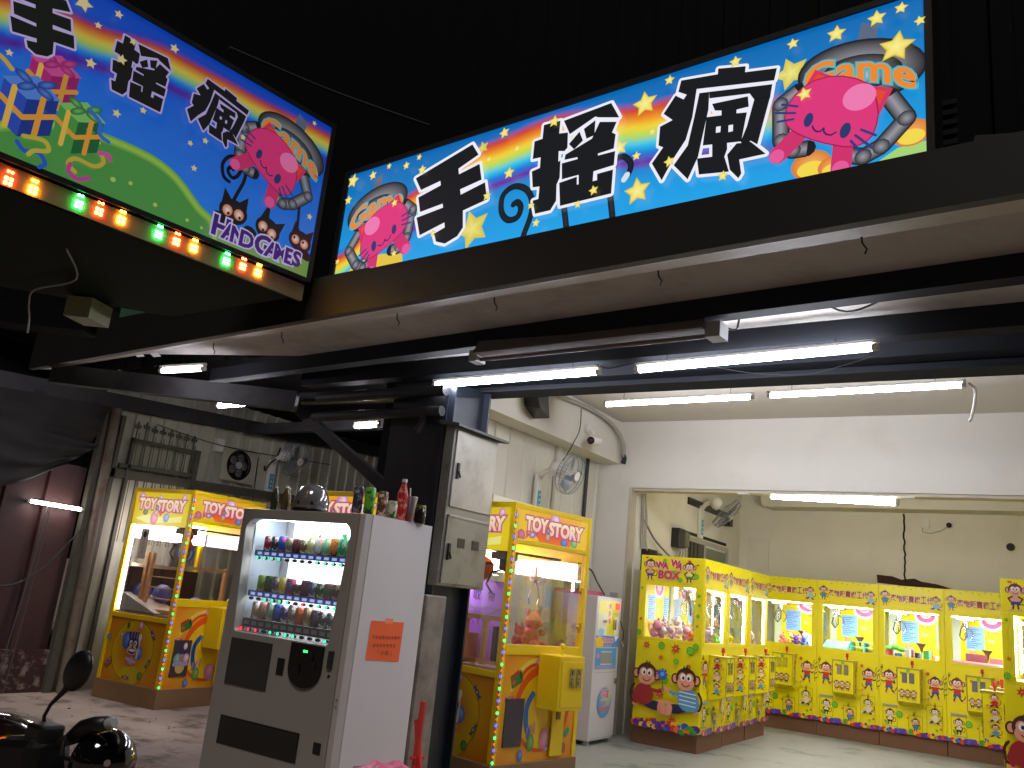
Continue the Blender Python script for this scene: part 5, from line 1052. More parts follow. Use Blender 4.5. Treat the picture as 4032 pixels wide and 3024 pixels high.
for r_, (z, up_) in enumerate(SH):
    s_ = MB(); s_.box(.085, .925, .10, .32, z, z + .008)
    if up_: s_.box(.085, .925, .075, .10, z - .014, z + .022)
    else: s_.box(.085, .93, .062, .10, z - .035, z + .018)
    so_ = s_.build('shelf', m_tray, vm)
    if up_: bx('added_shelf_lamp', MATS['display_lamp'], so_, .12, .89, .11, .125, z - .012, z - .004)  # glowing strip added under the shelf to brighten the cans below
    A = Art((.085, .075 if up_ else .062, z - .034)); n = 12
    for i in range(n):
        x = .020 + i * .0655
        if up_: A.poly([(x, .024), (x + .055, .024), (x + .055, .050), (x, .050)], '2858d8'); A.poly([(x + .008, .029), (x + .046, .029), (x + .046, .045), (x + .008, .045)], 'd8e8ff')
        else: A.poly([(x, .008), (x + .058, .008), (x + .058, .044), (x, .044)], '2c3440'); A.poly([(x + .006, .013), (x + .052, .013), (x + .052, .039), (x + .006, .039)], '8a98a8')
    A.build('price_labels', so_, printmat('lit_labels%d' % r_, glow=.7 if up_ else 0))
    for i in range(n):
        x = .085 + .047 + i * .0655 - (0 if up_ else .02); zz = z - (.026 if up_ else .046)
        bt = MB(); bt.sphere((x, .068 if up_ else .052, zz), .018, 1.25, .5, .6, 10, 6); bo = bt.build('select_button', m_blk, vm, smooth=True)
        st = {0: 'gggg....gggg', 1: '..gggg.r.ggg', 2: 'rrr.gggg...g'}[r_][i]
        if st != '.':
            l_ = MB(); l_.sphere((x, (.060 if up_ else .044), zz), .0075, 1, .6, 1, 8, 6); l_.build('indicator', emat('led_ok' if st == 'g' else 'led_sold', '20ff80' if st == 'g' else 'ff2030', 7), bo, smooth=True)
CANS = [[('8a1c30', .115), ('2c2c34', .115), ('2050b8', .12), ('7a7468', .11), ('6a3438', .11), ('6e5c3a', .105), ('b8b880', .16), ('b8c8c4', .16), ('78c098', .15), ('d88848', .13), ('2c9a68', .17), ('58b078', .17)],
        [('6aa030', .12), ('2c5c34', .12), ('6c6c80', .12), ('e8d838', .12), ('58508c', .115), ('4a3c38', .085), ('5a4058', .115), ('3a5088', .11), ('2e5a34', .105), ('46706c', .11), ('58505c', .11), ('6c4850', .12)],
        [('c09880', .12), ('a8988c', .12), ('90a8a0', .125), ('2c58a8', .12), ('3c3490', .11), ('8c8480', .13), ('c07848', .12), ('b08868', .125), ('5c5060', .115), ('4c5058', .11), ('58606a', .11), ('50565c', .11)]]
CN = ['dark red', 'black', 'blue', 'grey brown', 'wine red', 'bronze', 'cream', 'pale grey', 'light green', 'orange', 'deep green', 'mint green', 'lime', 'forest green', 'grey violet', 'bright yellow', 'violet', 'short brown', 'plum', 'navy', 'dark green', 'teal', 'dusk purple', 'maroon', 'beige', 'light taupe', 'pale green', 'royal blue', 'indigo', 'silver', 'amber', 'tan', 'mauve', 'charcoal', 'slate', 'steel grey']
SN = ['top', 'middle', 'bottom']; OR = ['first', 'second', 'third', 'fourth', 'fifth', 'sixth', 'seventh', 'eighth', 'ninth', 'tenth', 'eleventh', 'last']
m_lidm = mat('can_lid_metal', 'b8b8ba', .3, metal=.9)
def can(loc, c, hh, label, group, rad=.027, bottle=False, accent=None):
    if bottle: prof = [(rad * .9, 0), (rad, .006), (rad, hh * .62), (rad * .45, hh * .86), (rad * .45, hh * .92)]
    else: prof = [(rad * .85, 0), (rad, .008), (rad, hh - .012), (rad * .86, hh - .002)]
    b = MB(); b.lathe((0, 0, 0), prof, 18); o = b.build('bottle' if bottle else 'can', mat('can_' + c, c, .25, n=.0 if accent else .28, ns=40, dirt=accent, dn=28, dlo=.52, dhi=.56), None, smooth='auto'); o.location = loc
    l_ = MB(); 
    if bottle: l_.cyl((0, 0, hh * .92), (0, 0, hh), rad * .5, n=12)
    else: l_.cyl((0, 0, hh - .003), (0, 0, hh), rad * .8, n=14)
    l_.build('cap' if bottle else 'lid', m_wht2 if bottle else m_lidm, o)
    return setp(o, label, 'bottle' if bottle else 'can', group)
acc = ['e8e4dc', 'd8d0a0', 'f0f0ee', '1c1c20', 'd84838']
for r_ in range(3):
    for i in range(12):
        c, hh = CANS[r_][i]; x = .135 + i * .0645 - (0 if r_ < 2 else .01)
        if (r_, i) == (0, 7) : pass
        can((VX + x, VY + .135, SH[r_][0] + .0085), c, hh * .93, '%s drink, %s on the %s shelf of the drinks machine' % (CN[r_ * 12 + i], OR[i], SN[r_]), 'cans shown in the drinks machine', rad=.031 if hh < .15 else .032, bottle=(r_ == 0 and i in (6, 7, 8, 10, 11)), accent=acc[(i * 7 + r_) % 5])
# door details
b = MB(); b.box(.10, .465, -.006, .0, .765, 1.035); po = b.build('poster_case', mat('dark_glossy_window', '15161c', .06, n=.5, ns=6, coat=1), vm, .012)
b = MB(); b.box(.525, .585, -.004, .0, .87, .965); b.build('card_slot', m_blk, vm, .004)
pts = [(.625, 1.065), (.885, 1.065), (.885, .95)] + [(.755 + .13 * math.cos(a), .93 + .105 * math.sin(a)) for a in [-.1 - i * (PI - .2) / 12 for i in range(13)]] + [(.625, .95)]
b = MB(); f_ = [b.bm.verts.new((x, -.012, z)) for x, z in pts]; k_ = [b.bm.verts.new((x, .0, z)) for x, z in pts]; b.bm.faces.new(f_); b.bm.faces.new(k_[::-1]); [b.bm.faces.new((f_[i], f_[(i + 1) % len(pts)], k_[(i + 1) % len(pts)], k_[i])) for i in range(len(pts))]
cp = b.build('coin_panel', mat('black_coin_panel', '08080a', .25), vm)
b = MB(); b.box(.735, .75, -.016, -.012, 1.02, 1.032); b.box(.756, .764, -.016, -.012, 1.02, 1.032); b.build('price_display', emat('green_digits', '30ff60', 4), cp)
b = MB(); b.box(.68, .72, -.018, -.012, .90, .95); b.cyl((.80, -.02, 1.0), (.80, -.012, 1.0), .018, n=14); b.box(.79, .84, -.016, -.012, .94, .98); b.build('coin_inlet', mat('gunmetal', '24242a', .3, metal=.5), cp)
b = MB(); b.box(.925, .962, -.014, .0, .955, 1.05); b.cyl((.945, -.02, 1.0), (.945, -.014, 1.0), .01); b.build('door_lock', mat('gunmetal_lock', '2a2a2e', .4), vm, .006)
b = MB(); b.cyl((.944, -.004, .915), (.944, .001, .915), .009, n=12); b.build('key_hole', m_blk, vm)
b = MB(); b.box(.12, .79, -.004, .0, .43, .59); b.box(.125, .785, -.008, -.004, .50, .585); b.build('delivery_flap', mat('smoked_flap', '131312', .12, n=.4), vm, .004)
b = MB(); b.box(.905, .962, -.004, .0, .505, .565); b.build('coin_return', m_blk, vm, .004)
for z in (.80, .765): MB().cyl((VWd - .02, -.0, z), (VWd - .02, .008, z), .006, n=8).build('rivet', m_chrome, vm)
# paper on its side and things on its roof
A = Art((0, 0, 0), (0, 1, 0), (0, 0, 1)); A.poly([(0, .01), (.30, -.004), (.305, .225), (.006, .228)], 'e8622c'); A.poly([(.13, .215), (.2, .215), (.2, .245), (.13, .245)], 'f0885c')
for i, ch in enumerate('不好意思機台故障中'): A.text(ch, .035 + i * .028, .125, .020, '8a3018', off=.01)
for i, ch in enumerate('請勿投幣謝謝您'): A.text(ch, .045 + i * .030, .080, .020, '8a3018', off=.01)
A.text('「 小黑 」', .09, .035, .028, '7a2c18', w=.13)
o = A.build('paper_notice', None, PRINTM); o.location = (VX + VWd + .001, VY + .17, 1.005); setp(o, 'orange paper notice taped to the white side of the drinks machine', 'notice')
tz = VH + .001
can((-3.46, 3.71, tz), '3a3848', .155, 'tall dark slim can on the drinks machine, right of the helmet', 'drinks on top of the vending machine', .03, accent='8a88a8')
can((-3.39, 3.735, tz), '5aa838', .155, 'tall green can on the drinks machine roof', 'drinks on top of the vending machine', .031, accent='284838')
can((-3.40, 3.86, tz), '58382c', .15, 'brown coffee can on the drinks machine roof', 'drinks on top of the vending machine', .032, accent='c8a890')
can((-3.39, 3.94, tz), 'b8b8a8', .105, 'short white and green can on the drinks machine roof', 'drinks on top of the vending machine', .033, accent='3a6028')
can((-3.40, 4.04, tz), 'a82428', .255, 'red bottle with pale cap on the drinks machine roof', 'drinks on top of the vending machine', .034, True, accent='d88070')
b = MB(); b.lathe((0, 0, 0), [(.030, 0), (.045, .15), (.047, .152), (.045, .155), (.028, .004)], 20); o = b.build('plastic_cup', glassmat('frosted_cup', (.72, .72, .74), .25, .3), None, smooth='auto'); o.location = (-3.385, 4.10, tz); setp(o, 'clear plastic cup with straw and red drink', 'cup')
MB().lathe((0, 0, 0), [(.029, .003), (.034, .05)], 18).build('red_drink', mat('red_juice', 'b83038', .3), o); MB().cyl((.01, 0, .01), (-.02, .01, .21), .004, n=8).build('straw', m_wht2, o)
b = MB(); b.lathe((0, 0, 0), [(.036, 0), (.038, .01), (.038, .085), (.030, .10)], 18); o = b.build('jar', mat('dark_jar_glass', '2a1c20', .15), None, smooth='auto'); o.location = (-3.37, 4.19, tz); setp(o, 'small dark glass jar with yellow rimmed lid at the rear edge', 'jar')
MB().cyl((0, 0, .098), (0, 0, .115), .034, n=18).build('lid', mat('yellow_grey_lid', '8a8a40', .4), o)
for x, y, c, nm in ((-4.22, 3.76, 'dark green', '2c3428'), (-4.15, 3.80, 'amber', '6a4a1c'), (-4.10, 3.74, 'olive', '4a4428')): can((x, y, tz), nm, .15, 'small %s glass bottle left of the helmet on the drinks machine' % c, 'drinks on top of the vending machine', .025, True)
# silver helmet
hm = empty('helmet', (-3.93, 3.80, tz), R(20), 'silver grey open helmet on top of the drinks machine', 'helmet')
hm.scale = (.84, .84, 1.02)
b = MB(); b.lathe((0, 0, 0), [(.125, 0), (.132, .03), (.13, .07), (.118, .11), (.09, .145), (.05, .165), (.0, .172)], 32); b.build('shell', mat('silver_grey_helmet', '6e6e72', .15, metal=.4, coat=1), hm, smooth='auto')
b = MB(); b.lathe((0, 0, -.0), [(.128, 0), (.136, .004), (.136, .014), (.130, .018)], 32); b.build('rim', m_blk, hm, smooth='auto')
b = MB(); [b.cyl((.13 * math.cos(a), .13 * math.sin(a), .05), (.137 * math.cos(a), .137 * math.sin(a), .05), .01, n=10) for a in (-1.9, -1.1)]; separate(b.build('snap', m_blk, hm))
# pink bag, red stool legs in front
b = MB(); bm_ = b.bm
bmesh.ops.create_uvsphere(bm_, u_segments=28, v_segments=16, radius=1)
rg = random.Random(4)
for v in bm_.verts:
    k = 1 + .10 * math.sin(v.co.x * 9 + v.co.z * 6) * math.cos(v.co.y * 8) + rg.uniform(-.03, .03); v.co = Vector((v.co.x * .24 * k, v.co.y * .16 * k, v.co.z * .19 * k + .19))
o = b.build('plastic_bag', mat('pink_plastic_bag', 'c8567a', .35, n=.1, ns=5, dirt='5a2c68', dn=9, dlo=.62, dhi=.66), None, smooth=True); o.location = (-2.62, 3.30, .30); o.scale = (1.15, 1, .92); setp(o, 'stuffed pink plastic bag with purple print at the bottom edge', 'bag')
st = empty('stool', (-2.62, 3.30, 0), label='low grey stool under the pink plastic bag', cat='stool')
b = MB(); b.lathe((0, 0, .29), [(.17, 0), (.18, .01), (.18, .03), (.16, .035)], 20); b.build('seat', m_grey, st, smooth='auto')
for a in (.8, 2.4, 3.9, 5.5): MB().cyl((.12 * math.cos(a), .12 * math.sin(a), .29), (.16 * math.cos(a), .16 * math.sin(a), 0), .015, n=8).build('leg', m_grey, st)
rs = empty('folding_stand', (.06, 0, 0), label='folded orange red metal stand behind the drinks machine', cat='stand')
for a, b_ in (((-3.535, 4.6, .74), (-3.57, 4.62, .02)), ((-3.60, 4.64, .62), (-3.44, 4.60, .02))):
    MB().beam(a, b_, .035, .02, (0, 1, 0)).build('leg', m_red, rs)
MB().cyl((-3.56, 4.57, .40), (-3.53, 4.66, .40), .012, n=8).build('pivot', m_red, rs)
# ------------------------------------------------------------------ wall fans
m_fanb = mat('smoky_fan_blade', '6c727c', .3, n=.05); m_cage = mat('grey_fan_cage', '70767c', .4)
def wallfan(loc, rz, pan, tilt, label, s=1.0):
    """local: the wall is the plane x = 0, the fan stands out along +x"""
    f = empty('wall_fan', loc, rz, label, 'fan', 'wall fans'); f.scale = (s, s, s)
    b = MB(); b.box(.002, .045, -.055, .055, -.30, .08); bo = b.build('wall_plate', m_wht2, f, .012)
    b = MB(); b.box(.045, .049, -.03, .03, -.26, -.08); b.build('control_strip', mat('teal_strip', '4aa0b0', .4), bo)
    b = MB(); [b.cyl((.049, 0, z), (.056, 0, z), .010, n=10) for z in (-.22, -.17, -.12)]; separate(b.build('button', m_wht2, bo))
    b = MB(); b.tube([(.03, 0, .05), (.07, 0, .10), (.12, 0, .12), (.16, 0, .14)], .026, 10); b.build('arm', m_wht2, f, smooth=True)
    hd = empty('fan_head', (.17, 0, .15), 0, parent=f); hd.rotation_euler = (0, tilt, pan)
    b = MB(); b.lathe((-.02, 0, 0), [(.03, 0), (.065, .02), (.075, .07), (.06, .12), (.02, .13)], 20, (1, 0, 0)); b.build('motor', m_wht2, hd, smooth=True)
    b = MB(); R0 = .20; c0 = .17
    for dx, rr in ((0, R0 * .98), (.045, R0), (.085, R0 * .94)): b.torus((c0 + dx, 0, 0), (1, 0, 0), rr, .0035, 32, 5)
    for k in range(36):
        a = k * 2 * PI / 36; e = Vector((0, math.cos(a), math.sin(a))); b.tube([Vector((c0 + .115, 0, 0)) + e * .04, Vector((c0 + .108, 0, 0)) + e * .12, Vector((c0 + .085, 0, 0)) + e * R0 * .94, Vector((c0 + .045, 0, 0)) + e * R0, Vector((c0, 0, 0)) + e * R0 * .98, Vector((c0 - .015, 0, 0)) + e * .10, Vector((c0 - .03, 0, 0)) + e * .06], .0013, 4)
    b.build('cage', m_cage, hd)
    b = MB(); b.cyl((c0 + .108, 0, 0), (c0 + .122, 0, 0), .045, n=20); b.build('badge', m_wht2, hd)
    for k in range(3):
        a = k * 2.094; b = MB(); P = []
        for r_, w, x in ((.03, .03, .05), (.08, .075, .055), (.14, .085, .06), (.18, .06, .055)):
            for s_ in (-1, 1): aa = a + s_ * w / r_ * .75 * (1 if r_ > .05 else .7); P.append((c0 + x + s_ * .018, r_ * math.cos(aa), r_ * math.sin(aa)))
        v = [b.bm.verts.new(p) for p in P]
        for i in range(3): b.bm.faces.new((v[2 * i], v[2 * i + 1], v[2 * i + 3], v[2 * i + 2]))
        b.build('blade', m_fanb, hd, smooth=True)
    return f
wallfan((-4.93, 8.14, 2.72), 0, .02, .30, 'large oscillating wall fan on the white ribbed wall', 1.15)
wallfan((-9.0, 7.85, 2.82), 0, .15, .28, 'oscillating wall fan on the corrugated wall right of the exhaust fan', 1.15)
wallfan((-4.44, 12.05, 2.92), 0, .35, .75, 'tilted wall fan high in the back room above the window', 1.25)
# exhaust fan
ex = empty('exhaust_fan', (-8.99, 7.27, 2.74), 0, 'square framed black exhaust fan on the corrugated wall', 'fan')
fr = plate_with_hole([(-.27, -.22), (.27, -.22), (.27, .22), (-.27, .22)], [(.19 * math.cos(i * PI / 16), .19 * math.sin(i * PI / 16)) for i in range(32)], 0, .02)
fo = fr.build('frame', mat('dusty_cream_frame', 'a8a692', .6), ex); fo.rotation_euler = (0, 0, PI / 2); fo.location = (.05, 0, 0)
b = MB(); b.cyl((.0, 0, 0), (.006, 0, 0), .195, n=32); b.torus((.05, 0, 0), (1, 0, 0), .185, .012); b.torus((.055, 0, 0), (1, 0, 0), .10, .004); [b.tube([(.055, .05 * math.cos(a), .05 * math.sin(a)), (.055, .185 * math.cos(a), .185 * math.sin(a))], .004, 4) for a in (0.4, 1.97, 3.54, 5.1)]; b.build('guard', m_blk, ex)
for k in range(5):
    a = k * 1.2566; b = MB(); b.sphere((.03, .10 * math.cos(a), .10 * math.sin(a)), .055, .15, 1, 1, 12, 8); b.build('blade', mat('dusty_blade', '6a665a', .6), ex, smooth=True)
MB().lathe((.03, 0, 0), [(.045, 0), (.045, .03), (.02, .035)], 16, (1, 0, 0)).build('hub', m_grey, ex)
setp(bx('switch_box', m_wht2, None, -9.0, -8.93, 6.86, 6.98, 2.86, 3.02, bevel=.006), 'small white switch box left of the exhaust fan', 'box')
# old gate with fleur finials leaning on the corrugated wall
gt = empty('iron_gate', (-8.93, 0, 0), label='old iron gate with fleur de lis tips against the corrugated wall', cat='gate')
m_iron = mat('weathered_iron', '4c4a40', .7, n=.3, ns=20)
b = MB(); b.beam((0, 5.70, 2.755), (0, 6.62, 2.775), .04, .04); b.beam((0, 5.6, 2.44), (0, 6.62, 2.49), .04, .05); b.beam((0, 5.72, .3), (0, 5.72, 2.78), .04, .04, (0, 1, 0)); b.beam((0, 6.60, .3), (0, 6.60, 2.8), .07, .06, (0, 1, 0)); b.build('gate_frame', m_iron, gt)
for i in range(8):
    y = 5.74 + i * .112; b = MB(); top = 2.90 + (.02 if i == 1 else 0); b.cyl((.0, y, 1.6), (0, y, top), .008, n=6); b.cyl((0, y + .035, 1.6), (0, y + .035, top - .05), .005, n=5); bo = b.build('bar', m_iron, gt)
    b = MB(); b.sphere((0, y, top + .035), .02, .5, .8, 2.2, 8, 6); b.sphere((0, y - .03, top + .02), .014, .6, 1, 1.3, 8, 6); b.sphere((0, y + .03, top + .02), .014, .6, 1, 1.3, 8, 6); b.box(-.01, .01, y - .03, y + .03, top - .006, top + .004); b.build('finial', m_iron, bo, smooth=True)
# rails and posts on the left wall, roof steel
setp(MB().beam((-8.96, 5.4, 2.34), (-8.96, 10.8, 2.55), .08, .10).build('wall_rail', m_iron), 'grey horizontal rail along the corrugated wall behind the left machines', 'rail')
po = empty('wall_post', label='rusty pipe post between the red wall and the corrugated wall', cat='post')
b = MB(); b.cyl((-8.86, 5.46, 0), (-8.86, 5.40, 3.05), .05, n=14); b.build('pipe', mat('rust_streaked_pipe', '6e665a', .6, n=.2, dirt='5a3a22', dn=5, dlo=.5, dhi=.7), po, smooth='auto'); b = MB(); b.box(-8.98, -8.9, 5.30, 5.38, 0, 3.05); b.box(-8.98, -8.92, 5.52, 5.57, 0, 3.0); b.build('channel', m_iron, po)
m_beam = mat('grey_roof_steel', '2a2a2b', .75, n=.25, ns=6, dirt='181716', dn=4)
setp(MB().beam((-8.85, 3.2, 2.98), (-8.85, 10.6, 3.47), .12, .16).build('roof_beam', m_beam), 'long dark steel beam along the top of the corrugated wall', 'beam')
setp(MB().beam((-7.5, 3.9, 2.96), (-5.6, 5.05, 2.92), .10, .17).build('roof_beam', m_beam), 'mottled grey steel beam crossing behind the canopy end', 'beam')
setp(MB().beam((-5.9, 5.2, 2.99), (-4.50, 5.2, 2.16), .07, .09).build('brace', m_beam), 'slanting steel brace rising from the column to the left', 'brace')
setp(MB().beam((-6.8, 5.4, 3.06), (-4.5, 5.25, 2.98), .10, .09).build('roof_beam', m_beam), 'short dark beam running into the column head from the left', 'beam')
setp(MB().beam((-8.8, 7.2, 3.20), (-4.9, 6.9, 3.16), .10, .12).build('roof_beam', m_beam), 'deeper dark roof beam across the left bay', 'beam')
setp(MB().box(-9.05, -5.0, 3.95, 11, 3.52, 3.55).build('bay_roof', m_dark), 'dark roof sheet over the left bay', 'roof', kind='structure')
b = MB()
for i, (x, y) in enumerate(((-7.2, 4.12), (-7.02, 4.16), (-6.84, 4.2), (-6.66, 4.24))): b.hull8([(x, y, 3.196), (x + .10, y, 3.196), (x + .02, y + .10, 3.196), (x - .08, y + .10, 3.196), (x, y, 3.2), (x + .10, y, 3.2), (x + .02, y + .10, 3.2), (x - .08, y + .10, 3.2)])
for o_ in separate(b.build('skylight', mat('pale_skylight_sheet', 'c8c8c4', .5))): setp(o_, 'pale slot in the row at the far left of the canopy lining', 'skylight', 'pale slots in the canopy lining')
setp(MB().box(-6.55, -6.40, 5.0, 5.06, 2.94, 3.05).build('junction_box', m_wht2), 'small white junction box hanging behind the canopy end', 'box')
setp(MB().tube(sm3([(-8.97, 6.0, 3.0), (-8.9, 6.9, 2.93), (-8.9, 8.0, 2.98), (-8.95, 8.9, 3.05)]), .006).build('loose_cable', m_cable), 'thin wire strung along the corrugated wall above the fans', 'cable')
setp(MB().tube(sm3([(-8.93, 7.9, 3.1), (-8.9, 7.84, 2.95), (-8.9, 7.75, 2.86), (-8.93, 7.70, 2.75), (-8.9, 7.66, 2.8)]), .012).build('loose_cable', m_cable), 'black cable hanging between exhaust fan and wall fan', 'cable')
setp(MB().tube(sm3([(-8.93, 7.55, 2.9), (-8.93, 7.60, 2.1)]), .007).build('loose_cable', m_cable), 'straight dark cord dropping beside the exhaust fan', 'cable')
# tarpaulins over the dark corner at the left
m_tarp = mat('grey_plastic_tarp', '121110', .75, n=.4, ns=3, dirt='1f1815', dn=1.5, dlo=.5, dhi=.7)
def drape(p00, p10, p01, p11, sag, fold, label, m_, seed, name='tarpaulin'):
    b = MB(); nx, ny = 26, 18; V = []
    for j in range(ny + 1):
        for i in range(nx + 1):
            u, v = i / nx, j / ny; p = Vector(p00).lerp(Vector(p10), u).lerp(Vector(p01).lerp(Vector(p11), u), v)
            p.z -= sag * math.sin(PI * u) * v; p.x += fold * math.sin(v * 19 + 5 * math.sin(PI * u + seed) + seed) * (.3 + v * .7) + .02 * math.sin(u * 23 + seed); V.append(b.bm.verts.new(p))
    for j in range(ny):
        for i in range(nx): k = j * (nx + 1) + i; b.bm.faces.new((V[k], V[k + 1], V[k + nx + 2], V[k + nx + 1]))
    return setp(b.build(name, m_, None, smooth=True), label, 'tarpaulin')
drape((-8.8, 3.2, 2.98), (-8.8, 5.3, 3.04), (-8.85, 3.2, 2.45), (-8.85, 5.2, 2.62), .05, .012, 'taut grey plastic sheet below the beam in the dark left corner', m_tarp, 0)
drape((-8.82, 3.2, 2.62), (-8.78, 5.25, 2.60), (-8.8, 3.2, 2.1), (-8.8, 4.9, 2.30), .28, .03, 'sagging folded tarpaulin above the low lamp on the red wall', m_tarp, 2)
setp(MB().tube(sm3([(-8.9, 4.0, 1.35), (-8.8, 4.5, 1.05), (-8.82, 4.9, 1.2), (-8.88, 5.35, 1.75)]), .008).build('loose_cable', m_cable), 'dark cord sagging across the red wall', 'cable')
# neighbouring awning at upper left: concrete stub, wall piece coloured for green light, dark beam
setp(MB().beam((-9.6, .9, 3.10), (-5.9, 3.25, 3.07), .2, .16).build('awning_beam', m_dark), 'dark beam at the rear of the left awning', 'beam')
sb = empty('duct_box', label='small pale square duct end poking out under the left awning', cat='duct')
b = MB(); b.hull8([(-5.46, 2.81, 2.945), (-5.315, 2.90, 2.945), (-5.40, 3.10, 2.945), (-5.545, 3.01, 2.945), (-5.46, 2.81, 3.085), (-5.315, 2.90, 3.085), (-5.40, 3.10, 3.085), (-5.545, 3.01, 3.085)]); b.build('duct', mat('pitted_pale_metal', '8a8c6c', .6, n=.2, ns=30, dirt='5c5e44', dn=25, dlo=.6, dhi=.65), sb)
setp(MB().box(-6.5, -5.1, 3.80, 3.82, 3.3, 3.7).build('green_lit_wall', mat('green_light_tint', '3c6a58', .6)), 'neighbouring wall piece with reflected green light in its colour, behind the left awning', 'board')  # neighbour's wall; its teal colour stands in for reflected green light
setp(MB().tube(sm3([(-4.6, 2.3, 3.08), (-5.0, 2.6, 3.06), (-5.5, 2.62, 3.06), (-5.75, 2.72, 3.03), (-5.86, 2.8, 2.95), (-5.88, 2.82, 2.86)]), .006).build('loose_cable', m_cableg), 'pale thin cable drooping under the dark olive soffit', 'cable')
# ------------------------------------------------------------------ fittings in the shop
def camera_thing(loc, rz, label):
    c = empty('security_camera', loc, rz, label, 'camera'); b = MB(); b.cyl((0, 0, 0), (0, .03, 0), .035, n=14); b.tube([(0, .03, 0), (.01, .07, -.03), (.03, .08, -.06)], .012, 8); b.build('mount', m_wht2, c, smooth='auto')
    b = MB(); b.lathe((-.05, .09, -.085), [(.033, 0), (.036, .01), (.036, .15), (.030, .16)], 18, (.9, .1, -.15)); b.build('housing', m_wht2, c, smooth='auto')
    a = Vector((.9, .1, -.15)).normalized(); p = Vector((-.05, .09, -.085)) + a * .161; b = MB(); b.cyl(p, p + a * .006, .030, n=18); b.build('lens_ring', mat('dark_lens', '30141c', .2), c); b = MB(); b.cyl(p + a * .006, p + a * .010, .012, n=12); b.build('lens', m_blk, c); return c
camera_thing((-4.65, 8.70, 3.45), -PI / 2, 'white bullet security camera on the boxed beam above the fan').scale = (1.5, 1.5, 1.5)
sc = empty('security_camera', (-1.32, 13.99, 3.12), 0, 'security camera with a white junction box on the back wall', 'camera')
b = MB(); b.cyl((0, 0, 0), (0, -.03, 0), .05, n=16); b.build('mount', m_wht2, sc); b = MB(); b.sphere((0, -.05, -.02), .04); b.build('lens', mat('dark_lens', '30141c'), sc, smooth=True)
MB().box(-.36, -.26, -.03, 0, -.07, .06).build('junction_box', m_wht2, sc); MB().tube([(-.36, -.01, -.04), (-.36, -.01, -.13), (-.25, -.01, -.15), (-.10, -.01, -.10), (-.03, -.01, -.04)], .005).build('cord', m_cableg, sc)
# bulkhead of the air duct on the back wall
b = MB(); P = [(-3.98, 3.60), (-3.98, 3.33), (-3.96, 3.27), (-3.91, 3.245), (1.19, 3.30), (1.19, 3.60)]
f_ = [b.bm.verts.new((x, 13.55, z)) for x, z in P]; k_ = [b.bm.verts.new((x, 13.998, z)) for x, z in P]; b.bm.faces.new(f_); b.bm.faces.new(k_[::-1]); [b.bm.faces.new((f_[i], f_[(i + 1) % 6], k_[(i + 1) % 6], k_[i])) for i in range(6)]
setp(b.build('bulkhead', m_wall), 'long boxed white bulkhead with a rounded end on the back wall', 'bulkhead', kind='structure')
# crack, soot patch and hole on the back wall
b = MB(); rg = random.Random(3); z = 3.25; x = -1.93; pts = []
while z > 2.22: pts.append((x + rg.uniform(-.012, .012), 13.994, z)); z -= .06
b.tube(pts, .013, 5); setp(b.build('wall_crack', mat('crack_shadow_gap', '241c1a', .9)), 'dark vertical cable chase split down the back wall', 'crack')
b = MB(); P = [(-2.31, 2.20), (-2.32, 2.32), (-2.1, 2.31), (-1.98, 2.27), (-1.80, 2.30), (-1.7, 2.26), (-1.50, 2.24), (-1.30, 2.19), (-1.5, 2.17), (-1.9, 2.18)]
f_ = [b.bm.verts.new((x, 13.990, z)) for x, z in P]; b.bm.faces.new(f_); setp(b.build('exposed_patch', mat('exposed_brick_patch', '3a2622', .95, n=.4, ns=20)), 'ragged dark patch of bare brick above the back row machines', 'patch')
setp(MB().cyl((-.55, 13.98, 2.83), (-.55, 13.997, 2.83), .055, n=18).build('pipe_hole', mat('hole_dark', '14100f')), 'round black pipe hole high on the back wall', 'hole')
setp(bx('wall_panel', m_wall, None, -4.30, -3.95, 13.975, 13.998, 2.25, 2.78), 'pale rectangular cover panel on the back wall corner', 'panel')
# window in the left wall of the back room
wn_ = empty('window', (-4.44, 0, 0), label='small sliding window with pale frame in the left wall of the back room', cat='window')
b = MB(); b.box(0, .02, 11.55, 13.38, 2.47, 2.53); b.box(0, .02, 11.55, 11.6, 1.6, 2.47); b.box(0, .02, 13.3, 13.38, 1.6, 2.47); b.box(0, .015, 12.30, 12.36, 1.6, 2.47); b.build('frame', mat('pale_aluminium', 'b4b0a0', .4, metal=.3), wn_)
bx('pane', mat('dark_window_pane', '20241f', .08), wn_, .001, .006, 11.6, 12.30, 1.6, 2.47); bx('pane', mat('frosted_pane', '6a7064', .3), wn_, .004, .010, 12.36, 13.3, 1.6, 2.44)
for y in (11.75, 11.9, 12.05): MB().cyl((.012, y, 1.6), (.012, y, 2.47), .008, n=6).build('bar', m_iron, wn_)
setp(bx('lintel_gap', mat('slot_gap', '26231d', .9), None, -4.44, -4.432, 11.55, 13.30, 2.555, 2.60), 'dark slot above the small window of the back room', 'gap')
fr = empty('mounting_rail', (-4.44, 0, 0), label='black metal rail under the tilted fan in the back room', cat='rail'); bx('rail', m_blk, fr, .0, .03, 11.55, 13.3, 2.98, 3.08); bx('bracket', m_blk, fr, .0, .12, 13.1, 13.25, 2.86, 2.98)
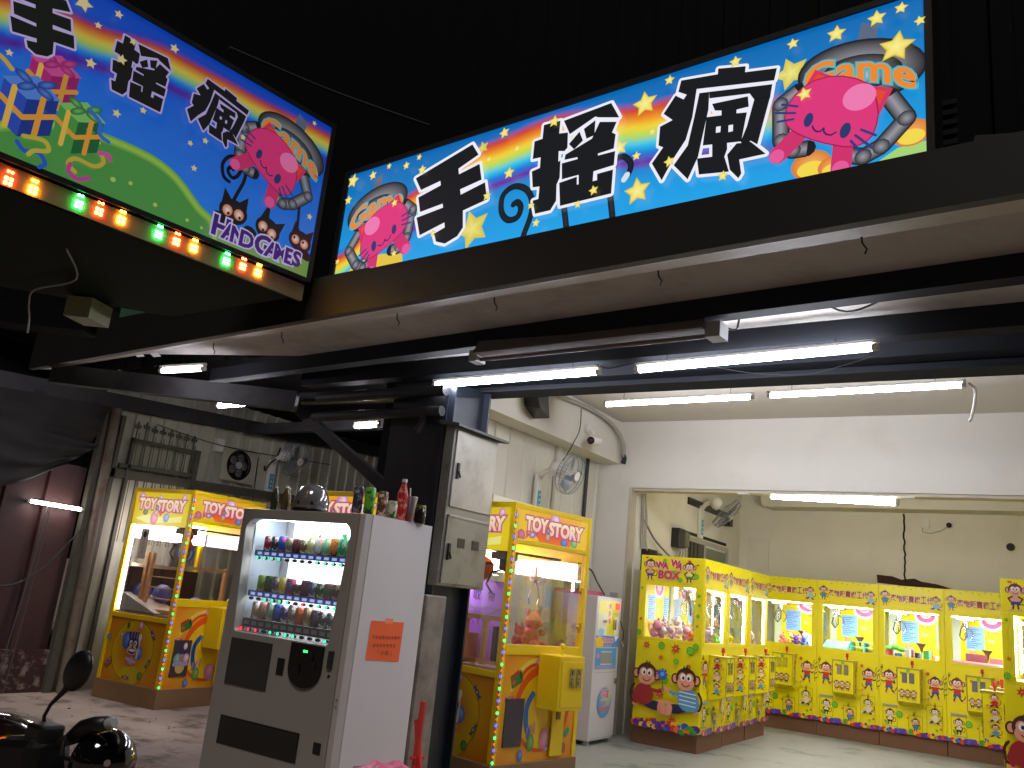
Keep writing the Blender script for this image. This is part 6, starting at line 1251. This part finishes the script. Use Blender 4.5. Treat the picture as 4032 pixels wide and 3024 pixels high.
def meter(y0, y1, z0, z1, label):
    m_ = empty('meter_box', (-4.44, 0, 0), label=label, cat='meter box'); ym = (y0 + y1) / 2 + .02
    bx('black_case', m_blk, m_, 0, .12, y0, ym, z0, z1, bevel=.008); b = MB(); b.box(0, .10, ym + .003, y1, z0 + .03, z1 - .02); b.build('clear_cover', mat('smoky_case', '6a6860', .15, n=.4, ns=12), m_, .01)
    b = MB(); rg = random.Random(int(z0 * 100)); 
    for k in range(7): y = y0 + .03 + k * (y1 - y0 - .06) / 6; b.tube([(.05, y, z0 + .01), (.06 + rg.uniform(-.02, .03), y + rg.uniform(-.03, .03), z0 - .06), (.04, y + rg.uniform(-.04, .04), z0 - .13)], .006, 5)
    b.build('wire_tail', m_cableg, m_)
meter(10.03, 10.50, 1.93, 2.20, 'black and clear meter box low behind the left row, wires below'); meter(11.0, 11.45, 2.32, 2.58, 'black and clear meter box beside the small window')
# cable bundles
def bundle(paths, name, m_, label, rad=.009, jit=.03, n=4, seed=0):
    e = MB(); rg = random.Random(seed)
    for k in range(n):
        o = Vector((rg.uniform(-1, 1), rg.uniform(-1, 1), rg.uniform(-1, 1))) * jit
        e.tube(sm3([Vector(p) + o * (.4 + .6 * rg.random()) for p in paths]), rad, 5)
    return setp(e.build(name, m_, None, smooth=True), label, 'cable')
m_cabw = mat('old_white_cable', 'a8a498', .6)
bundle([(-4.62, 6.6, 3.70), (-4.63, 7.6, 3.66), (-4.62, 8.5, 3.70), (-4.60, 9.2, 3.66), (-4.58, 9.55, 3.50), (-4.6, 9.66, 3.3)], 'cable_bundle', m_cabw, 'bundle of old white cables along the boxed beam down to the corner', .010, .035, 6, 1)
setp(MB().tube([(-4.6, 9.66, 3.36), (-4.58, 9.66, 3.29), (-4.6, 9.67, 3.22)], [.02, .03, .035], 8).build('cable_end', mat('dark_frayed_ends', '1e2a26', .8)), 'dark taped cable ends at the wall corner below the beam', 'cable end')
setp(MB().tube(sm3([(-4.63, 8.5, 3.66), (-4.6, 8.45, 3.4), (-4.62, 8.35, 3.2), (-4.7, 8.3, 3.0)]), .006).build('loose_cable', m_cable), 'thin black cord dropping from the beam to the wall fan', 'cable')
bundle([(-4.40, 9.93, 2.86), (-4.39, 9.95, 2.6), (-4.40, 9.97, 2.4), (-4.38, 10.0, 2.2)], 'cable_bundle', m_cabw, 'white cable bundle dropping behind the opening jamb', .009, .035, 6, 2)
bundle([(-4.40, 10.0, 2.55), (-4.38, 10.3, 2.35), (-4.36, 10.7, 2.2), (-4.3, 10.9, 2.1)], 'cable_bundle', m_cableg, 'grey cables looping from the jamb down to the power strip', .009, .02, 3, 3)
setp(MB().box(-4.40, -4.34, 10.75, 11.1, 2.085, 2.125).build('power_strip', m_wht2, None, .004), 'white power strip lying above the WA WA BOX machine', 'power strip')
bundle([(-4.9, 6.25, 3.2), (-4.88, 6.3, 2.95), (-4.9, 6.35, 2.6), (-4.9, 6.3, 2.3), (-4.9, 6.35, 2.1)], 'cable_bundle', m_cabw, 'pale cables hanging down the ribbed wall behind the cabinet', .008, .03, 4, 5)
setp(MB().box(-4.93, -4.88, 6.50, 6.64, 2.84, 3.06).build('wall_socket', m_wht2, None, .006), 'white timer box on the ribbed wall beside the steel cabinet', 'socket')
b = MB(); b.box(-4.93, -4.85, 6.50, 6.62, 2.66, 2.75); setp(b.build('adapter', m_blk, None, .006), 'black adapter plugged below the white timer box', 'adapter')
b = MB(); b.hull8([(-4.655, 7.3, 3.40), (-4.45, 7.3, 3.36), (-4.45, 7.5, 3.30), (-4.655, 7.5, 3.30), (-4.655, 7.2, 3.62), (-4.50, 7.2, 3.62), (-4.50, 7.5, 3.62), (-4.655, 7.5, 3.62)]); setp(b.build('speaker', m_blk, None, .01), 'black wedge speaker tucked under the header by the beam', 'speaker')
setp(bx('wall_post', mat('dark_wall_trim', '2a2e30', .6), None, -4.935, -4.915, 9.30, 9.36, 0, 3.22), 'dark vertical trim strip on the ribbed wall near the corner', 'post')
setp(bx('wall_channel', m_gal, None, -4.935, -4.90, 6.78, 6.90, 0, 3.22), 'grey vertical channel on the ribbed wall behind the cabinet', 'channel')
setp(bx('wall_channel', m_corrw, None, -4.935, -4.90, 8.52, 8.64, 0, 3.22), 'white vertical channel on the ribbed wall right of the fan', 'channel')
setp(bx('white_box', m_wht2, None, -4.55, -4.15, 6.15, 6.85, 2.202, 2.30, bevel=.01), 'white flat carton lying on the toy machine behind the column', 'box')
# capsule machine
cm = empty('capsule_machine', (-4.26, 8.55, 0), R(90), 'tall white prize machine beside the ribbed wall', 'vending machine')
bx('cabinet', m_white, cm, 0, .62, 0, .36, .05, 1.55, bevel=.006); bx('foot', m_grey, cm, .03, .08, .02, .07, 0, .049); bx('foot', m_grey, cm, .54, .59, .02, .07, 0, .049)
A = Art((0, 0, 0)); A.poly([(.05, 1.14), (.57, 1.14), (.57, 1.51), (.05, 1.51)], 'e8e8c8'); A.poly([(.05, 1.37), (.28, 1.37), (.28, 1.51), (.05, 1.51)], 'e8dc40'); A.poly([(.28, 1.14), (.46, 1.14), (.46, 1.51), (.28, 1.51)], 'e4da28'); A.poly([(.46, 1.34), (.57, 1.34), (.57, 1.51), (.46, 1.51)], 'e4da28')
A.ell(.14, 1.17, .08, .04, '98c4e8'); A.ell(.33, 1.45, .03, .03, 'd06890'); A.ell(.33, 1.37, .03, .035, 'c070a8'); A.ell(.33, 1.29, .03, .03, 'd87890'); A.text('TREASURE', .42, 1.36, .022, 'c04060', w=.13); 
A.poly([(.03, 1.01), (.60, 1.01), (.60, 1.13), (.03, 1.13)], '3a88d0'); A.poly([(.03, 1.01), (.2, 1.01), (.30, 1.09), (.1, 1.13), (.03, 1.10)], 'e8c030'); A.poly([(.48, 1.13), (.6, 1.13), (.52, 1.07)], 'f0f4f4')
A.text('TREASURE', .15, 1.065, .04, 'c02850', w=.32, off=.03, outs=((.08, 'f0e8f0'),)); A.text('WORLD', .21, 1.02, .038, '402868', w=.22, off=.03, outs=((.08, 'f0e8f0'),))
A.poly([(.04, .78), (.56, .78), (.56, 1.0), (.04, 1.0)], '4a94d0'); A.poly([(.17, .83), (.44, .83), (.44, .96), (.17, .96)], '8a8c88'); A.poly([(.04, .78), (.56, .78), (.56, .82), (.04, .82)], '8890c0'); A.ell(.10, .92, .035, .03, 'd88898')
A.ell(.33, .43, .17, .155, '3898d8', n=32, cc='d8dc60', off=(.7, .7)); A.text('好運', .24, .46, .10, 'd070a0', w=.19, off=.03, outs=((.08, 'f0d8e0'),)); A.text('LUCKY', .22, .40, .04, '7878a8', w=.16, off=.03); A.text('TREASURE', .18, .34, .045, 'd880a8', w=.28, off=.03, outs=((.08, '705088'),))
A.stroke([(.03, .745), (.60, .745)], .005, '9a9694'); A.stroke([(.05, .07), (.60, .07)], .004, '9a9694')
A.build('front_print', cm)
bx('digit_display', emat('red_digits', 'ff3028', 2.2), cm, .47, .56, -.012, .0, 1.42, 1.49); bx('coin_slot', m_chrome, cm, .43, .48, -.02, .0, 1.20, 1.31); bx('coin_slot', m_chrome, cm, .17, .24, -.02, .0, 1.27, 1.30); bx('lock', m_chrome, cm, .54, .58, -.02, 0, .62, .68)
b = MB(); b.box(.17, .44, -.006, 0, .825, .835); b.box(.17, .44, -.006, 0, .955, .965); b.build('chute_rim', m_wht2, cm)
b = MB(); b.tube([(.60, -.01, 1.30), (.66, -.03, 1.18), (.655, -.03, 1.10), (.62, -.03, 1.08)], .006); b.build('cord', m_cable, cm); b = MB(); b.tube([(.60, -.03, 1.085), (.64, -.04, 1.03)], [.014, .02], 8); b.build('clamp', m_chrome, cm)
setp(MB().box(-4.85, -4.45, 8.62, 9.05, 1.552, 1.60).build('tray', mat('deep_pink_tray', 'a03058', .5)), 'deep pink tray on top of the tall white prize machine', 'tray')
b = MB(); b.box(-4.75, -4.62, 8.66, 8.78, 1.602, 1.82); setp(b.build('power_supply', m_blk, None, .004), 'black power unit on the pink tray', 'power unit')
setp(MB().tube(sm3([(-4.7, 8.78, 1.75), (-4.6, 8.95, 1.85), (-4.55, 9.1, 1.7), (-4.45, 9.1, 1.57)]), .009).build('loose_cable', m_cable), 'black wire curling over the tall white prize machine', 'cable')
for z0, z1, nm in ((1.42, 1.62, 'grey socket box high on the door jamb'), (1.18, 1.30, 'square steel plate on the door jamb below the socket box')): setp(bx('wall_socket', m_grey, None, -4.66, -4.56, 9.675, 9.698, z0, z1, bevel=.004), nm, 'socket')
# ------------------------------------------------------------------ scooter and helmet at the bottom left
sk = empty('scooter', (-2.75, 1.60, 0), label='black scooter front at the bottom left corner with one mirror', cat='scooter')
m_body = mat('dark_wine_scooter_paint', '1c0f0e', .1, n=.2, coat=1); m_mblk = mat('matte_black_plastic', '08080a', .45)
b = MB(); b.sphere((-.34, .10, .72), 1, .34, .20, .165, 28, 18); b.sphere((-.20, .0, .62), 1, .26, .17, .22, 24, 16); b.build('front_shell', m_body, sk, smooth=True)
b = MB(); b.hull8([(-.12, -.08, .66), (.16, -.06, .66), (.16, .12, .66), (-.12, .14, .66), (-.06, -.05, .87), (.13, -.04, .895), (.13, .09, .895), (-.06, .10, .87)]); b.build('handlebar_cover', m_mblk, sk, .03)
b = MB(); b.box(.04, .13, -.02, .06, .87, .925); b.build('fluid_reservoir', m_mblk, sk, .01)
b = MB(); b.tube([(.05, .02, .83), (.13, .05, .875), (.20, .07, .905)], .018, 10); b.build('handlebar', m_mblk, sk, smooth=True)
b = MB(); b.tube([(.17, .055, .895), (.20, .07, .925), (.25, .075, .945), (.30, .08, .955)], [.020, .027, .024, .022], 12); b.build('grip', m_mblk, sk, smooth=True)
b = MB(); b.cyl((.30, .08, .955), (.328, .085, .962), .016, n=14); b.build('bar_end', m_grey, sk, .003)
b = MB(); b.tube([(.19, .02, .89), (.24, -.01, .86), (.30, -.01, .86)], .006, 6); b.build('brake_lever', m_mblk, sk)
b = MB(); b.tube([(.06, .03, .90), (.045, .03, .94), (.05, .04, .975), (.09, .05, 1.02), (.115, .05, 1.05)], [.007, .006, .006, .009, .012], 8); mo = b.build('mirror', m_mblk, sk, smooth=True)
b = MB(); b.sphere((.140, .05, 1.088), 1, .075, .022, .056, 24, 16, Euler((0, R(-40), 0))); b.build('mirror_shell', m_mblk, mo, smooth=True)
b = MB(); b.lathe((-.05, .0, .0), [(.20, 0), (.24, .02), (.24, .08), (.20, .10)], 28, (0, 1, 0)); 
for x in (-.55, .45):
    w = MB(); w.torus((x if x < 0 else -1.35, .05, .23), (0, 1, 0), .18, .05, 28, 10); wh = w.build('wheel', m_blk, sk, smooth=True); w = MB(); w.cyl((x if x < 0 else -1.35, .02, .23), (x if x < 0 else -1.35, .08, .23), .12, n=20); w.build('rim', m_grey, wh)
b.bm.free()
b = MB(); b.hull8([(-1.5, -.12, .35), (-.6, -.08, .30), (-.6, .18, .30), (-1.5, .22, .35), (-1.5, -.10, .62), (-.75, -.08, .58), (-.75, .18, .58), (-1.5, .20, .62)]); b.build('rear_body', m_body, sk, .05)
b = MB(); b.hull8([(-1.45, -.08, .62), (-.85, -.06, .60), (-.85, .16, .60), (-1.45, .18, .62), (-1.45, -.06, .74), (-.85, -.05, .68), (-.85, .15, .68), (-1.45, .16, .74)]); b.build('seat', m_mblk, sk, .03)
MB().tube([(-.62, .05, .24), (-.35, .05, .55)], .05, 10).build('fork', m_mblk, sk); MB().box(-.85, -.25, -.08, .18, .25, .32).build('footboard', m_mblk, sk, .02)
hm2 = empty('helmet', (-2.52, 1.74, .825), R(-15), 'glossy black full helmet hanging from the scooter grip', 'helmet')
hm2.scale = (.86, .86, .86)
b = MB(); b.sphere((0, 0, 0), 1, .092, .115, .118, 32, 22); b.build('shell', m_gblk, hm2, smooth=True)
b = MB(); b.torus((0, 0, -.085), (0, 0, 1), .075, .012); b.build('rim', m_mblk, hm2, smooth=True)
for k in (-1, 1): MB().cyl((.088 * k, -.02, .02), (.098 * k, -.02, .02), .012, n=12).build('visor_screw', m_chrome, hm2)

# grit and crumbs on the cement
b = MB(); rg = random.Random(11)
for k in range(150):
    x, y = rg.uniform(-8.6, -1.6), rg.uniform(2.6, 5.6); q = rg.uniform(.003, .010) * (1.6 if rg.random() < .06 else 1)
    b.sphere((x, y, q * .3), q, rg.uniform(.7, 1.4), rg.uniform(.7, 1.3), .5, 6, 4)
setp(b.build('grit', mat('dark_grit', '4a3e34', .95, n=.3)), 'loose grit and crumbs on the cement ground', 'grit', kind='stuff')
